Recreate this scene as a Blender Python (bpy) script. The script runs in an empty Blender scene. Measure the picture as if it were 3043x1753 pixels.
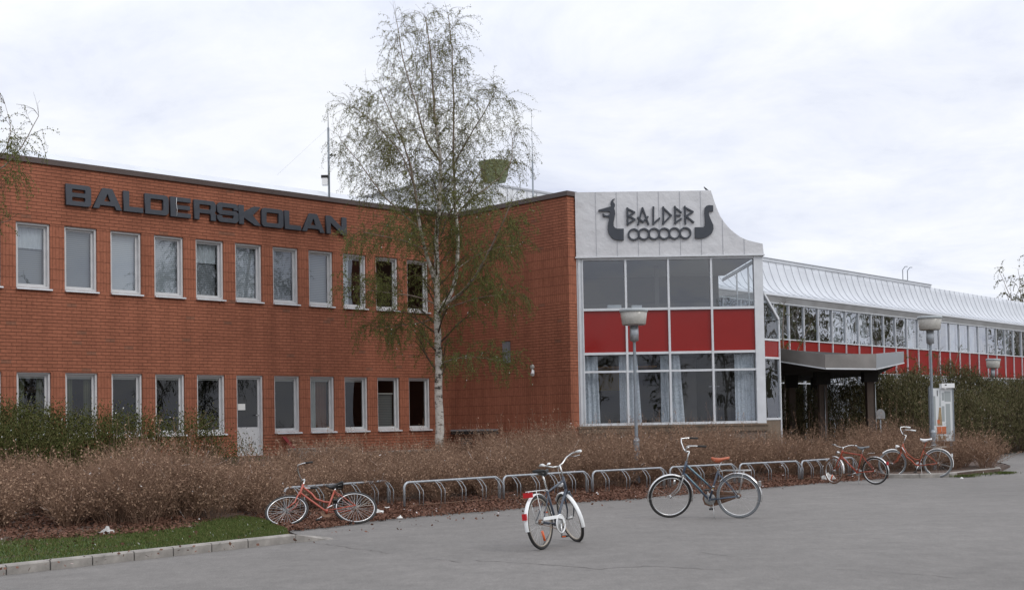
import bpy, bmesh, math, random
import numpy as np
from mathutils import Vector, Matrix
D = bpy.data
R = math.radians
SC = bpy.context.scene
COL = SC.collection
rng = np.random.default_rng(7)
random.seed(7)

# ------------------------------------------------------------------ camera
PITCH, ROLL, H = .0340340, .0185902, 1.62
cam = D.cameras.new('camera'); camo = D.objects.new('camera', cam); COL.objects.link(camo)
cam.sensor_width = 36; cam.lens = 36 * 3754.49 / 3043; cam.shift_y = 252.154 / 3043
cam.clip_end = 3000
camo.matrix_world = Matrix.Translation((0, 0, H)) @ Matrix.Rotation(math.pi / 2 + PITCH, 4, 'X') @ Matrix.Rotation(-ROLL, 4, 'Z')
SC.camera = camo

# ------------------------------------------------------------------ world, sun, exposure
SUN_EL, SUN_AZ = R(42), R(128)          # azimuth clockwise from +Y
w = D.worlds.new('World'); SC.world = w; w.use_nodes = True
nt = w.node_tree; nt.nodes.clear()
def N(nt, t, **k):
    n = nt.nodes.new(t)
    for a, b in k.items(): setattr(n, a, b)
    return n
out = N(nt, 'ShaderNodeOutputWorld'); bg = N(nt, 'ShaderNodeBackground')
sky = N(nt, 'ShaderNodeTexSky', sky_type='NISHITA', sun_disc=False, sun_elevation=SUN_EL, sun_rotation=SUN_AZ)
tc = N(nt, 'ShaderNodeTexCoord'); sep = N(nt, 'ShaderNodeSeparateXYZ')
nt.links.new(tc.outputs['Generated'], sep.inputs[0])
zz = N(nt, 'ShaderNodeMath', operation='ADD'); zz.inputs[1].default_value = .16; zz.use_clamp = False
nt.links.new(sep.outputs['Z'], zz.inputs[0])
zm = N(nt, 'ShaderNodeMath', operation='MAXIMUM'); zm.inputs[1].default_value = .05; nt.links.new(zz.outputs[0], zm.inputs[0])
dv = N(nt, 'ShaderNodeVectorMath', operation='DIVIDE'); cb = N(nt, 'ShaderNodeCombineXYZ')
for i in range(3): nt.links.new(zm.outputs[0], cb.inputs[i])
nt.links.new(tc.outputs['Generated'], dv.inputs[0]); nt.links.new(cb.outputs[0], dv.inputs[1])
mp = N(nt, 'ShaderNodeMapping'); mp.inputs['Scale'].default_value = (1, 1, 0); mp.inputs['Rotation'].default_value = (0, 0, .35); mp.inputs['Location'].default_value = (3.1, 1.7, 0)
nt.links.new(dv.outputs[0], mp.inputs[0])
n1 = N(nt, 'ShaderNodeTexNoise'); n1.inputs['Scale'].default_value = 1.9; n1.inputs['Detail'].default_value = 9; n1.inputs['Roughness'].default_value = .62; n1.inputs['Distortion'].default_value = .35
nt.links.new(mp.outputs[0], n1.inputs['Vector'])
cr = N(nt, 'ShaderNodeValToRGB'); e = cr.color_ramp.elements
e[0].position = .30; e[0].color = (6.55, 6.9, 8.15, 1); e[1].position = .60; e[1].color = (8.9, 9.05, 9.45, 1)
m_ = cr.color_ramp.elements.new(.45); m_.color = (7.9, 8.2, 9.1, 1)
nt.links.new(n1.outputs['Fac'], cr.inputs[0])
# overcast sky: brighter towards the zenith
zen = N(nt, 'ShaderNodeMapRange'); zen.inputs[1].default_value = .25; zen.inputs[2].default_value = 1; zen.inputs[3].default_value = 1; zen.inputs[4].default_value = 1.7
nt.links.new(sep.outputs['Z'], zen.inputs[0])
sc_ = N(nt, 'ShaderNodeVectorMath', operation='SCALE'); nt.links.new(cr.outputs[0], sc_.inputs[0]); nt.links.new(zen.outputs[0], sc_.inputs['Scale'])
mx = N(nt, 'ShaderNodeMix', data_type='RGBA'); mx.inputs[0].default_value = .94
nt.links.new(sky.outputs[0], mx.inputs[6]); nt.links.new(sc_.outputs[0], mx.inputs[7])
nt.links.new(mx.outputs[2], bg.inputs[0]); bg.inputs[1].default_value = .1; nt.links.new(bg.outputs[0], out.inputs[0])
sl = D.lights.new('sun', 'SUN'); sl.energy = .8; sl.angle = R(18); sl.color = (1, .96, .9)
so = D.objects.new('sun', sl); COL.objects.link(so)
sd = Vector((math.sin(SUN_AZ) * math.cos(SUN_EL), math.cos(SUN_AZ) * math.cos(SUN_EL), math.sin(SUN_EL)))
so.rotation_euler = sd.to_track_quat('Z', 'Y').to_euler()
SC.view_settings.view_transform = 'Standard'; SC.view_settings.look = 'None'; SC.view_settings.exposure = .18; SC.view_settings.gamma = 1
SC.cycles.transparent_max_bounces = 24; SC.cycles.max_bounces = 6

# ------------------------------------------------------------------ survey: reads real positions on real planes
A, WA, Q = .8034638, 1.54423, .7316725
Fv = np.array([0, math.cos(PITCH), math.sin(PITCH)]); Uv = np.array([0, -math.sin(PITCH), math.cos(PITCH)]); Rv = np.array([1., 0, 0])
R2 = math.cos(ROLL) * Rv - math.sin(ROLL) * Uv; U2 = math.sin(ROLL) * Rv + math.cos(ROLL) * Uv
C0 = np.array([0, 0, H])
def ray(x, y): return Fv * 3754.49 + R2 * (x - 1521.5) - U2 * (y - 1128.654)
def gz(x, y, z=0.):
    d = ray(x, y); return C0 + d * ((z - H) / d[2])
def atY(x, y, Y):
    d = ray(x, y); return C0 + d * (Y / d[1])
def onplane(x, y, P, n):
    d = ray(x, y); return C0 + d * (((np.array(P) - C0) @ n) / (d @ n))
dirv = lambda t: np.array([math.sin(t), math.cos(t), 0.])
u, qd, wd = dirv(A), dirv(Q), dirv(WA)
vn = np.array([math.cos(A), -math.sin(A), 0.])
rotz = lambda d: math.atan2(d[1], d[0])

# ------------------------------------------------------------------ materials
MATS = {}
def mat(name, col=(.5, .5, .5), rough=.6, metal=0., spec=.5, noise=None, bump=None, island=None, alpha=None, subs=None):
    """noise=(scale, amount) darkens/lightens; bump=(scale,strength); island=[colours] picks one per loose piece"""
    m = D.materials.new(name); m.use_nodes = True; nt = m.node_tree; b = nt.nodes['Principled BSDF']
    b.inputs['Base Color'].default_value = (*col, 1); b.inputs['Roughness'].default_value = rough
    b.inputs['Metallic'].default_value = metal; b.inputs['Specular IOR Level'].default_value = spec
    L = nt.links.new; tc = N(nt, 'ShaderNodeTexCoord'); src = None
    if island:
        g = N(nt, 'ShaderNodeNewGeometry'); cr = N(nt, 'ShaderNodeValToRGB'); L(g.outputs['Random Per Island'], cr.inputs[0])
        es = cr.color_ramp.elements; n = len(island)
        for i, c in enumerate(island):
            p = i / max(1, n - 1)
            if i == 0: el = es[0]
            elif i == n - 1: el = es[1]; el.position = 1
            else: el = es.new(p)
            el.color = (*c, 1)
        L(cr.outputs[0], b.inputs['Base Color']); src = cr.outputs[0]
    if noise:
        t = N(nt, 'ShaderNodeTexNoise'); t.inputs['Scale'].default_value = noise[0]; t.inputs['Detail'].default_value = 6; t.inputs['Roughness'].default_value = .6
        L(tc.outputs['Object'], t.inputs['Vector'])
        mr = N(nt, 'ShaderNodeMapRange'); mr.inputs[1].default_value = .3; mr.inputs[2].default_value = .7; mr.inputs[3].default_value = 1 - noise[1]; mr.inputs[4].default_value = 1 + noise[1]
        L(t.outputs['Fac'], mr.inputs[0]); s = N(nt, 'ShaderNodeVectorMath', operation='SCALE')
        if src: L(src, s.inputs[0])
        else: s.inputs[0].default_value = col
        L(mr.outputs[0], s.inputs['Scale']); L(s.outputs[0], b.inputs['Base Color'])
        mr2 = N(nt, 'ShaderNodeMapRange'); mr2.inputs[1].default_value = .3; mr2.inputs[2].default_value = .7; mr2.inputs[3].default_value = max(.05, rough - .1); mr2.inputs[4].default_value = min(1, rough + .12)
        L(t.outputs['Fac'], mr2.inputs[0]); L(mr2.outputs[0], b.inputs['Roughness'])
    if bump:
        t = N(nt, 'ShaderNodeTexNoise'); t.inputs['Scale'].default_value = bump[0]; t.inputs['Detail'].default_value = 4
        L(tc.outputs['Object'], t.inputs['Vector']); bp = N(nt, 'ShaderNodeBump'); bp.inputs['Strength'].default_value = bump[1]; bp.inputs['Distance'].default_value = bump[2] if len(bump) > 2 else .01
        L(t.outputs['Fac'], bp.inputs['Height']); L(bp.outputs[0], b.inputs['Normal'])
    MATS[name] = m
    return m

def brick_mat(name, soldier):
    m = D.materials.new(name); m.use_nodes = True; nt = m.node_tree; b = nt.nodes['Principled BSDF']; L = nt.links.new
    tc = N(nt, 'ShaderNodeTexCoord'); s = N(nt, 'ShaderNodeSeparateXYZ'); L(tc.outputs['Object'], s.inputs[0])
    ad = N(nt, 'ShaderNodeMath', operation='ADD'); L(s.outputs['X'], ad.inputs[0]); L(s.outputs['Y'], ad.inputs[1])
    c = N(nt, 'ShaderNodeCombineXYZ')
    if soldier: L(s.outputs['Z'], c.inputs[0]); L(ad.outputs[0], c.inputs[1])
    else: L(ad.outputs[0], c.inputs[0]); L(s.outputs['Z'], c.inputs[1])
    mpp = N(nt, 'ShaderNodeMapping'); mpp.inputs['Location'].default_value = (.195, 0, 0) if soldier else (0, 0, 0); L(c.outputs[0], mpp.inputs[0])
    br = N(nt, 'ShaderNodeTexBrick', offset=0. if soldier else .5, squash=1, squash_frequency=1)
    br.inputs['Scale'].default_value = 1; br.inputs['Brick Width'].default_value = .2617 if soldier else .25; br.inputs['Row Height'].default_value = .0815 if soldier else .0833
    br.inputs['Mortar Size'].default_value = .006 if soldier else .008; br.inputs['Mortar Smooth'].default_value = .4; br.inputs['Bias'].default_value = -.15
    br.inputs['Color1'].default_value = (.345, .129, .076, 1); br.inputs['Color2'].default_value = (.292, .108, .064, 1); br.inputs['Mortar'].default_value = (.21, .083, .05, 1) if not soldier else (.22, .085, .05, 1)
    L(mpp.outputs[0], br.inputs['Vector'])
    # a few burnt grey-brown bricks
    v = N(nt, 'ShaderNodeTexWhiteNoise', noise_dimensions='2D'); fl = N(nt, 'ShaderNodeVectorMath', operation='DIVIDE'); fl.inputs[1].default_value = (.25, .0833, 1)
    L(c.outputs[0], fl.inputs[0])
    # stagger rows
    sp = N(nt, 'ShaderNodeSeparateXYZ'); L(fl.outputs[0], sp.inputs[0]); fy = N(nt, 'ShaderNodeMath', operation='FLOOR'); L(sp.outputs['Y'], fy.inputs[0])
    md = N(nt, 'ShaderNodeMath', operation='MODULO'); md.inputs[1].default_value = 2; L(fy.outputs[0], md.inputs[0]); hf = N(nt, 'ShaderNodeMath', operation='MULTIPLY'); hf.inputs[1].default_value = .5; L(md.outputs[0], hf.inputs[0])
    ax = N(nt, 'ShaderNodeMath', operation='ADD'); L(sp.outputs['X'], ax.inputs[0]); L(hf.outputs[0], ax.inputs[1]); fx = N(nt, 'ShaderNodeMath', operation='FLOOR'); L(ax.outputs[0], fx.inputs[0])
    cc = N(nt, 'ShaderNodeCombineXYZ'); L(fx.outputs[0], cc.inputs[0]); L(fy.outputs[0], cc.inputs[1]); L(cc.outputs[0], v.inputs['Vector'])
    gt = N(nt, 'ShaderNodeMath', operation='GREATER_THAN'); gt.inputs[1].default_value = .985; L(v.outputs['Value'], gt.inputs[0])
    gm = N(nt, 'ShaderNodeMath', operation='MULTIPLY'); gm.inputs[1].default_value = .0 if soldier else .45; L(gt.outputs[0], gm.inputs[0])
    mxx = N(nt, 'ShaderNodeMix', data_type='RGBA'); L(gm.outputs[0], mxx.inputs[0]); L(br.outputs['Color'], mxx.inputs[6]); mxx.inputs[7].default_value = (.16, .10, .07, 1)
    # broad weathering
    t = N(nt, 'ShaderNodeTexNoise'); t.inputs['Scale'].default_value = .55; t.inputs['Detail'].default_value = 8; t.inputs['Roughness'].default_value = .65; L(tc.outputs['Object'], t.inputs['Vector'])
    mr = N(nt, 'ShaderNodeMapRange'); mr.inputs[1].default_value = .3; mr.inputs[2].default_value = .7; mr.inputs[3].default_value = .86; mr.inputs[4].default_value = 1.1; L(t.outputs['Fac'], mr.inputs[0])
    t2 = N(nt, 'ShaderNodeTexNoise'); t2.inputs['Scale'].default_value = 14; t2.inputs['Detail'].default_value = 3; L(tc.outputs['Object'], t2.inputs['Vector'])
    mr2 = N(nt, 'ShaderNodeMapRange'); mr2.inputs[1].default_value = .25; mr2.inputs[2].default_value = .75; mr2.inputs[3].default_value = .84; mr2.inputs[4].default_value = 1.14; L(t2.outputs['Fac'], mr2.inputs[0])
    mm = N(nt, 'ShaderNodeMath', operation='MULTIPLY'); L(mr.outputs[0], mm.inputs[0]); L(mr2.outputs[0], mm.inputs[1])
    # deep raked bed joints
    bj = N(nt, 'ShaderNodeMath', operation='DIVIDE'); bj.inputs[1].default_value = .2617 if soldier else .0833; L(s.outputs['Z'], bj.inputs[0])
    if soldier: b0 = N(nt, 'ShaderNodeMath', operation='ADD'); b0.inputs[1].default_value = .745; L(bj.outputs[0], b0.inputs[0]); bj = b0
    fr = N(nt, 'ShaderNodeMath', operation='FRACT'); L(bj.outputs[0], fr.inputs[0])
    lt = N(nt, 'ShaderNodeMapRange'); lt.inputs[1].default_value = .80 if not soldier else .95; lt.inputs[2].default_value = .94 if not soldier else .985; lt.inputs[3].default_value = 1; lt.inputs[4].default_value = .52 if not soldier else .62; L(fr.outputs[0], lt.inputs[0])
    m3 = N(nt, 'ShaderNodeMath', operation='MULTIPLY'); L(mm.outputs[0], m3.inputs[0]); L(lt.outputs[0], m3.inputs[1])
    mp3 = N(nt, 'ShaderNodeMapping'); mp3.inputs['Scale'].default_value = (2.6, 2.6, .22); L(tc.outputs['Object'], mp3.inputs[0]); t3 = N(nt, 'ShaderNodeTexNoise'); t3.inputs['Scale'].default_value = 1; t3.inputs['Detail'].default_value = 5; L(mp3.outputs[0], t3.inputs['Vector'])
    mr3 = N(nt, 'ShaderNodeMapRange'); mr3.inputs[1].default_value = .35; mr3.inputs[2].default_value = .7; mr3.inputs[3].default_value = 1.06; mr3.inputs[4].default_value = .86; L(t3.outputs['Fac'], mr3.inputs[0])
    m4 = N(nt, 'ShaderNodeMath', operation='MULTIPLY'); L(m3.outputs[0], m4.inputs[0]); L(mr3.outputs[0], m4.inputs[1]); mm = m4
    sc = N(nt, 'ShaderNodeVectorMath', operation='SCALE'); L(mxx.outputs[2], sc.inputs[0]); L(mm.outputs[0], sc.inputs['Scale']); L(sc.outputs[0], b.inputs['Base Color'])
    bp = N(nt, 'ShaderNodeBump', invert=True); bp.inputs['Strength'].default_value = .8; bp.inputs['Distance'].default_value = .012; L(br.outputs['Fac'], bp.inputs['Height']); L(bp.outputs[0], b.inputs['Normal'])
    b.inputs['Roughness'].default_value = .9; b.inputs['Specular IOR Level'].default_value = .2
    MATS[name] = m

def glass_mat(name, gain=.8, base=.10, tint=(.72, .76, .78), wob=.004):
    m = D.materials.new(name); m.use_nodes = True; nt = m.node_tree; nt.nodes.remove(nt.nodes['Principled BSDF']); L = nt.links.new
    o = nt.nodes['Material Output']; tr = N(nt, 'ShaderNodeBsdfTransparent'); tr.inputs[0].default_value = (*tint, 1)
    g = N(nt, 'ShaderNodeBsdfGlossy'); g.inputs['Roughness'].default_value = .005; g.inputs['Color'].default_value = (.93, .95, 1, 1)
    lw = N(nt, 'ShaderNodeLayerWeight'); lw.inputs['Blend'].default_value = .5
    f = N(nt, 'ShaderNodeMath', operation='POWER'); f.inputs[1].default_value = 4.; L(lw.outputs['Facing'], f.inputs[0])
    a = N(nt, 'ShaderNodeMath', operation='MULTIPLY_ADD'); a.inputs[1].default_value = gain; a.inputs[2].default_value = base; a.use_clamp = True
    L(f.outputs[0], a.inputs[0]); mxs = N(nt, 'ShaderNodeMixShader'); L(a.outputs[0], mxs.inputs[0]); L(tr.outputs[0], mxs.inputs[1]); L(g.outputs[0], mxs.inputs[2]); L(mxs.outputs[0], o.inputs[0])
    if wob:
        tc = N(nt, 'ShaderNodeTexCoord'); t = N(nt, 'ShaderNodeTexNoise'); t.inputs['Scale'].default_value = 1.1; t.inputs['Detail'].default_value = 1; L(tc.outputs['Object'], t.inputs['Vector'])
        bp = N(nt, 'ShaderNodeBump'); bp.inputs['Strength'].default_value = 1; bp.inputs['Distance'].default_value = wob; L(t.outputs['Fac'], bp.inputs['Height']); L(bp.outputs[0], g.inputs['Normal'])
    MATS[name] = m

def stripe_mat(name, c1, c2, pitch, axis='Z', emboss=.4):
    m = D.materials.new(name); m.use_nodes = True; nt = m.node_tree; b = nt.nodes['Principled BSDF']; L = nt.links.new
    tc = N(nt, 'ShaderNodeTexCoord'); wv = N(nt, 'ShaderNodeTexWave', bands_direction=axis); wv.inputs['Scale'].default_value = .314 / pitch; wv.inputs['Distortion'].default_value = 0
    L(tc.outputs['Object'], wv.inputs['Vector']); mxx = N(nt, 'ShaderNodeMix', data_type='RGBA'); mxx.inputs[6].default_value = (*c1, 1); mxx.inputs[7].default_value = (*c2, 1)
    L(wv.outputs['Fac'], mxx.inputs[0]); L(mxx.outputs[2], b.inputs['Base Color']); b.inputs['Roughness'].default_value = .6
    MATS[name] = m

brick_mat('brick_running', False); brick_mat('brick_soldier', True)
glass_mat('glass', .8, .12); glass_mat('glass_tower', .4, .055, (.86, .88, .89)); glass_mat('glass_dark', .35, .05, (.6, .62, .6)); glass_mat('glass_wing', .8, .33, (.6, .63, .65), .009); glass_mat('glass_pale', .8, .16)
mat('coping', (.075, .052, .045), .45, noise=(3, .15))
mat('white_paint', (.62, .64, .66), .4, noise=(4, .07))
mat('window_frame', (.55, .55, .55), .45, noise=(5, .08))
mat('sill_metal', (.70, .72, .74), .35, .3, noise=(5, .08))
mat('cladding', (.60, .60, .61), .55, .25, noise=(1.6, .06), bump=(1.5, .8, .07))
mat('roof_metal', (.60, .62, .65), .45, .3, noise=(1.2, .08), bump=(1.5, .35, .03))
mat('roof_seam', (.50, .515, .54), .5, .3)
mat('seam', (.42, .43, .45), .5, .3)
mat('fascia_metal', (.40, .40, .40), .45, .4, noise=(1.5, .12), bump=(1.4, .3, .03))
mat('canopy_metal', (.23, .215, .20), .4, .5, noise=(1.2, .22), bump=(1.2, .3, .03))
mat('galv', (.36, .38, .40), .45, .6, noise=(12, .18))
mat('lamp_grey', (.22, .245, .27), .45, .3, noise=(8, .14))
mat('red_panel', (.255, .012, .009), .16, spec=.33, noise=(1, .06))
mat('red_panel_dull', (.25, .014, .010), .45, spec=.1, noise=(.7, .1))
mat('letter_grey', (.042, .048, .060), .5, noise=(6, .15))
mat('letter_side', (.02, .022, .027), .6)
mat('dark', (.02, .019, .018), .8)
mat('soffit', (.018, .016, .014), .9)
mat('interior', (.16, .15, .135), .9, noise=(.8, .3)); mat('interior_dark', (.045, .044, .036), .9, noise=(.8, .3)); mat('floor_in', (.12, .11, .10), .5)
mat('ceiling', (.42, .42, .40), .9); mat('wood_warm', (.55, .24, .05), .6, noise=(3, .2)); mat('yellow_wall', (.42, .26, .05), .8, noise=(2, .2))
mat('curtain_blue', (.42, .46, .50), .9, noise=(30, .3)); mat('curtain_green', (.14, .15, .09), .9, noise=(6, .3)); mat('curtain_rust', (.22, .10, .06), .9); mat('curtain_white', (.62, .64, .65), .9, noise=(4, .1))
mat('paper', (.75, .75, .72), .8)
stripe_mat('blind_light', (.52, .54, .55), (.32, .34, .36), .05); stripe_mat('blind_grey', (.30, .31, .32), (.16, .17, .18), .05)
mat('plinth', (.27, .25, .22), .9, noise=(1.5, .25), bump=(20, .3)); mat('plinth_beam', (.17, .13, .095), .9, noise=(2, .3), bump=(15, .3))
mat('column', (.10, .075, .06), .85, noise=(2, .3))
mat('kerb', (.25, .232, .21), .85, noise=(5, .32), bump=(40, .4, .01))
mat('soil', (.085, .055, .04), .95, noise=(3, .45), bump=(12, 1, .04))
mat('grass_base', (.04, .075, .015), .95, noise=(4, .4))
mat('grass', island=[(.045, .085, .017), (.065, .125, .026), (.10, .16, .038), (.055, .10, .02), (.13, .13, .05)], rough=.6, spec=.08)
mat('litter', island=[(.10, .052, .034), (.17, .095, .065), (.23, .14, .10), (.12, .068, .045), (.27, .18, .13), (.07, .042, .03), (.19, .10, .072)], rough=.7, spec=.08)
mat('twig', island=[(.23, .15, .105), (.31, .21, .155), (.14, .085, .06), (.26, .16, .11)], rough=.8, spec=.08)
mat('dry_leaf', island=[(.30, .195, .13), (.38, .26, .18), (.22, .12, .08), (.52, .42, .32), (.30, .165, .11), (.34, .23, .16)], rough=.8, spec=.08)
mat('birch_twig', island=[(.07, .05, .038), (.10, .07, .05)], rough=.8, spec=.08)
mat('birch_limb', (.23, .18, .14), .8, noise=(9, .35))
mat('birch_leaf', island=[(.18, .17, .075), (.12, .115, .045), (.10, .13, .035), (.16, .18, .05), (.11, .09, .05), (.14, .15, .045)], rough=.7, spec=.08)
mat('birch_leaf_low', island=[(.10, .115, .032), (.13, .155, .042), (.17, .19, .06), (.12, .125, .04)], rough=.7, spec=.08)
mat('pine', island=[(.065, .070, .027), (.09, .098, .038), (.12, .13, .052), (.075, .078, .034), (.13, .105, .06)], rough=.75, spec=.08)
mat('shrub_green', island=[(.045, .06, .016), (.06, .085, .02), (.035, .045, .014), (.10, .09, .035)], rough=.75, spec=.08)
mat('far_twig', island=[(.10, .08, .06), (.14, .12, .09)], rough=.9, spec=.08)
mat('far_leaf', island=[(.14, .15, .06), (.16, .13, .08), (.12, .10, .07)], rough=.9, spec=.08)
mat('rubber', (.022, .021, .020), .75); mat('rubber_grey', (.17, .18, .19), .8, noise=(10, .15)); mat('rubber_tan', (.33, .29, .24), .8)
mat('chrome', (.62, .62, .61), .25, .9); mat('steel_dull', (.42, .42, .41), .4, .7, noise=(25, .25)); mat('white_enamel', (.78, .79, .78), .3)
mat('bike_red', (.33, .052, .022), .38, noise=(9, .18)); mat('bike_salmon', (.36, .085, .055), .45, noise=(9, .2)); mat('bike_orange', (.30, .055, .02), .4, noise=(9, .2))
mat('bike_blue', (.06, .08, .115), .38, noise=(9, .18)); mat('bike_navy', (.05, .062, .085), .3, noise=(9, .15)); mat('pale_blue', (.25, .42, .48), .4)
mat('saddle_black', (.02, .02, .02), .5); mat('saddle_tan', (.40, .10, .04), .5, noise=(12, .15)); mat('saddle_white', (.75, .75, .74), .45)
mat('reflector_red', (.45, .01, .015), .2); mat('reflector_orange', (.75, .13, .03), .3); mat('spoke', (.55, .55, .54), .3, .8); mat('rust', (.16, .085, .05), .7, noise=(20, .3))
mat('lamp_glass', (.40, .385, .35), .25, noise=(8, .1)); mat('lamp_lid', (.36, .39, .40), .5, noise=(5, .12)); mat('plastic_white', (.8, .8, .79), .5)
mat('map_grey', (.33, .36, .36), .35); mat('map_pale', (.66, .68, .68), .4); mat('map_orange', (.52, .14, .05), .5, noise=(9, .2)); mat('map_tan', (.33, .24, .13), .5, noise=(9, .3))
mat('funnel', (.13, .15, .075), .6, noise=(2, .15)); mat('penthouse', (.68, .69, .70), .5, .2, noise=(1, .06)); mat('red_board', (.20, .015, .015), .7); mat('crack', (.10, .09, .082), .95)
mat('bag_grey', (.42, .41, .39), .6, noise=(14, .25)); mat('bird', (.03, .03, .035), .7); mat('stone', (.25, .25, .25), .8, noise=(10, .2)); mat('copper', (.20, .25, .22), .7)

def bark_mat():
    m = mat('birch_bark', (.5, .47, .42), .8); nt = m.node_tree; b = nt.nodes['Principled BSDF']; L = nt.links.new
    tc = N(nt, 'ShaderNodeTexCoord'); mpp = N(nt, 'ShaderNodeMapping'); mpp.inputs['Scale'].default_value = (6, 6, 12); L(tc.outputs['Object'], mpp.inputs[0])
    t = N(nt, 'ShaderNodeTexNoise'); t.inputs['Scale'].default_value = 1; t.inputs['Detail'].default_value = 5; t.inputs['Roughness'].default_value = .7; L(mpp.outputs[0], t.inputs['Vector'])
    cr = N(nt, 'ShaderNodeValToRGB'); e = cr.color_ramp.elements; e[0].position = .38; e[0].color = (.04, .032, .026, 1); e[1].position = .47; e[1].color = (.44, .40, .35, 1); k = e.new(.65); k.color = (.55, .52, .47, 1)
    L(t.outputs['Fac'], cr.inputs[0]); L(cr.outputs[0], b.inputs['Base Color'])
bark_mat()

def asphalt():
    m = mat('asphalt', (.2, .2, .2), .9); nt = m.node_tree; b = nt.nodes['Principled BSDF']; L = nt.links.new
    tc = N(nt, 'ShaderNodeTexCoord')
    def noise(s, d, r=.6, sc=(1, 1, 1)):
        mpp = N(nt, 'ShaderNodeMapping'); mpp.inputs['Scale'].default_value = sc; L(tc.outputs['Object'], mpp.inputs[0])
        t = N(nt, 'ShaderNodeTexNoise'); t.inputs['Scale'].default_value = s; t.inputs['Detail'].default_value = d; t.inputs['Roughness'].default_value = r; L(mpp.outputs[0], t.inputs['Vector']); return t
    def rng_(t, lo, hi, a=.3, c=.7):
        q = N(nt, 'ShaderNodeMapRange'); q.inputs[1].default_value = a; q.inputs[2].default_value = c; q.inputs[3].default_value = lo; q.inputs[4].default_value = hi; L(t, q.inputs[0]); return q.outputs[0]
    def mul(a, c):
        q = N(nt, 'ShaderNodeMath', operation='MULTIPLY'); L(a, q.inputs[0]); L(c, q.inputs[1]); return q.outputs[0]
    big = rng_(noise(.22, 5, .6, (1, .6, 1)).outputs['Fac'], .86, 1.10); mid = mul(rng_(noise(2.2, 5).outputs['Fac'], .88, 1.10), rng_(noise(11, 5, .75, (1, .45, 1)).outputs['Fac'], .86, 1.13)); fine = rng_(noise(60, 3, .8).outputs['Fac'], .62, 1.38)
    st = rng_(noise(.8, 3, .5, (1, 1, 1)).outputs['Fac'], 1, .88, .66, .78)
    f = mul(mul(big, mid), mul(fine, st))
    vo = N(nt, 'ShaderNodeTexVoronoi', feature='F1'); vo.inputs['Scale'].default_value = 38; L(tc.outputs['Object'], vo.inputs['Vector'])
    agg = rng_(vo.outputs['Distance'], 1.5, .94, .02, .20); f = mul(f, agg)
    s = N(nt, 'ShaderNodeVectorMath', operation='SCALE'); s.inputs[0].default_value = (.178, .167, .155); L(f, s.inputs['Scale']); L(s.outputs[0], b.inputs['Base Color'])
    bp = N(nt, 'ShaderNodeBump'); bp.inputs['Strength'].default_value = .5; bp.inputs['Distance'].default_value = .006; L(fine, bp.inputs['Height']); L(bp.outputs[0], b.inputs['Normal'])
asphalt()

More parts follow.
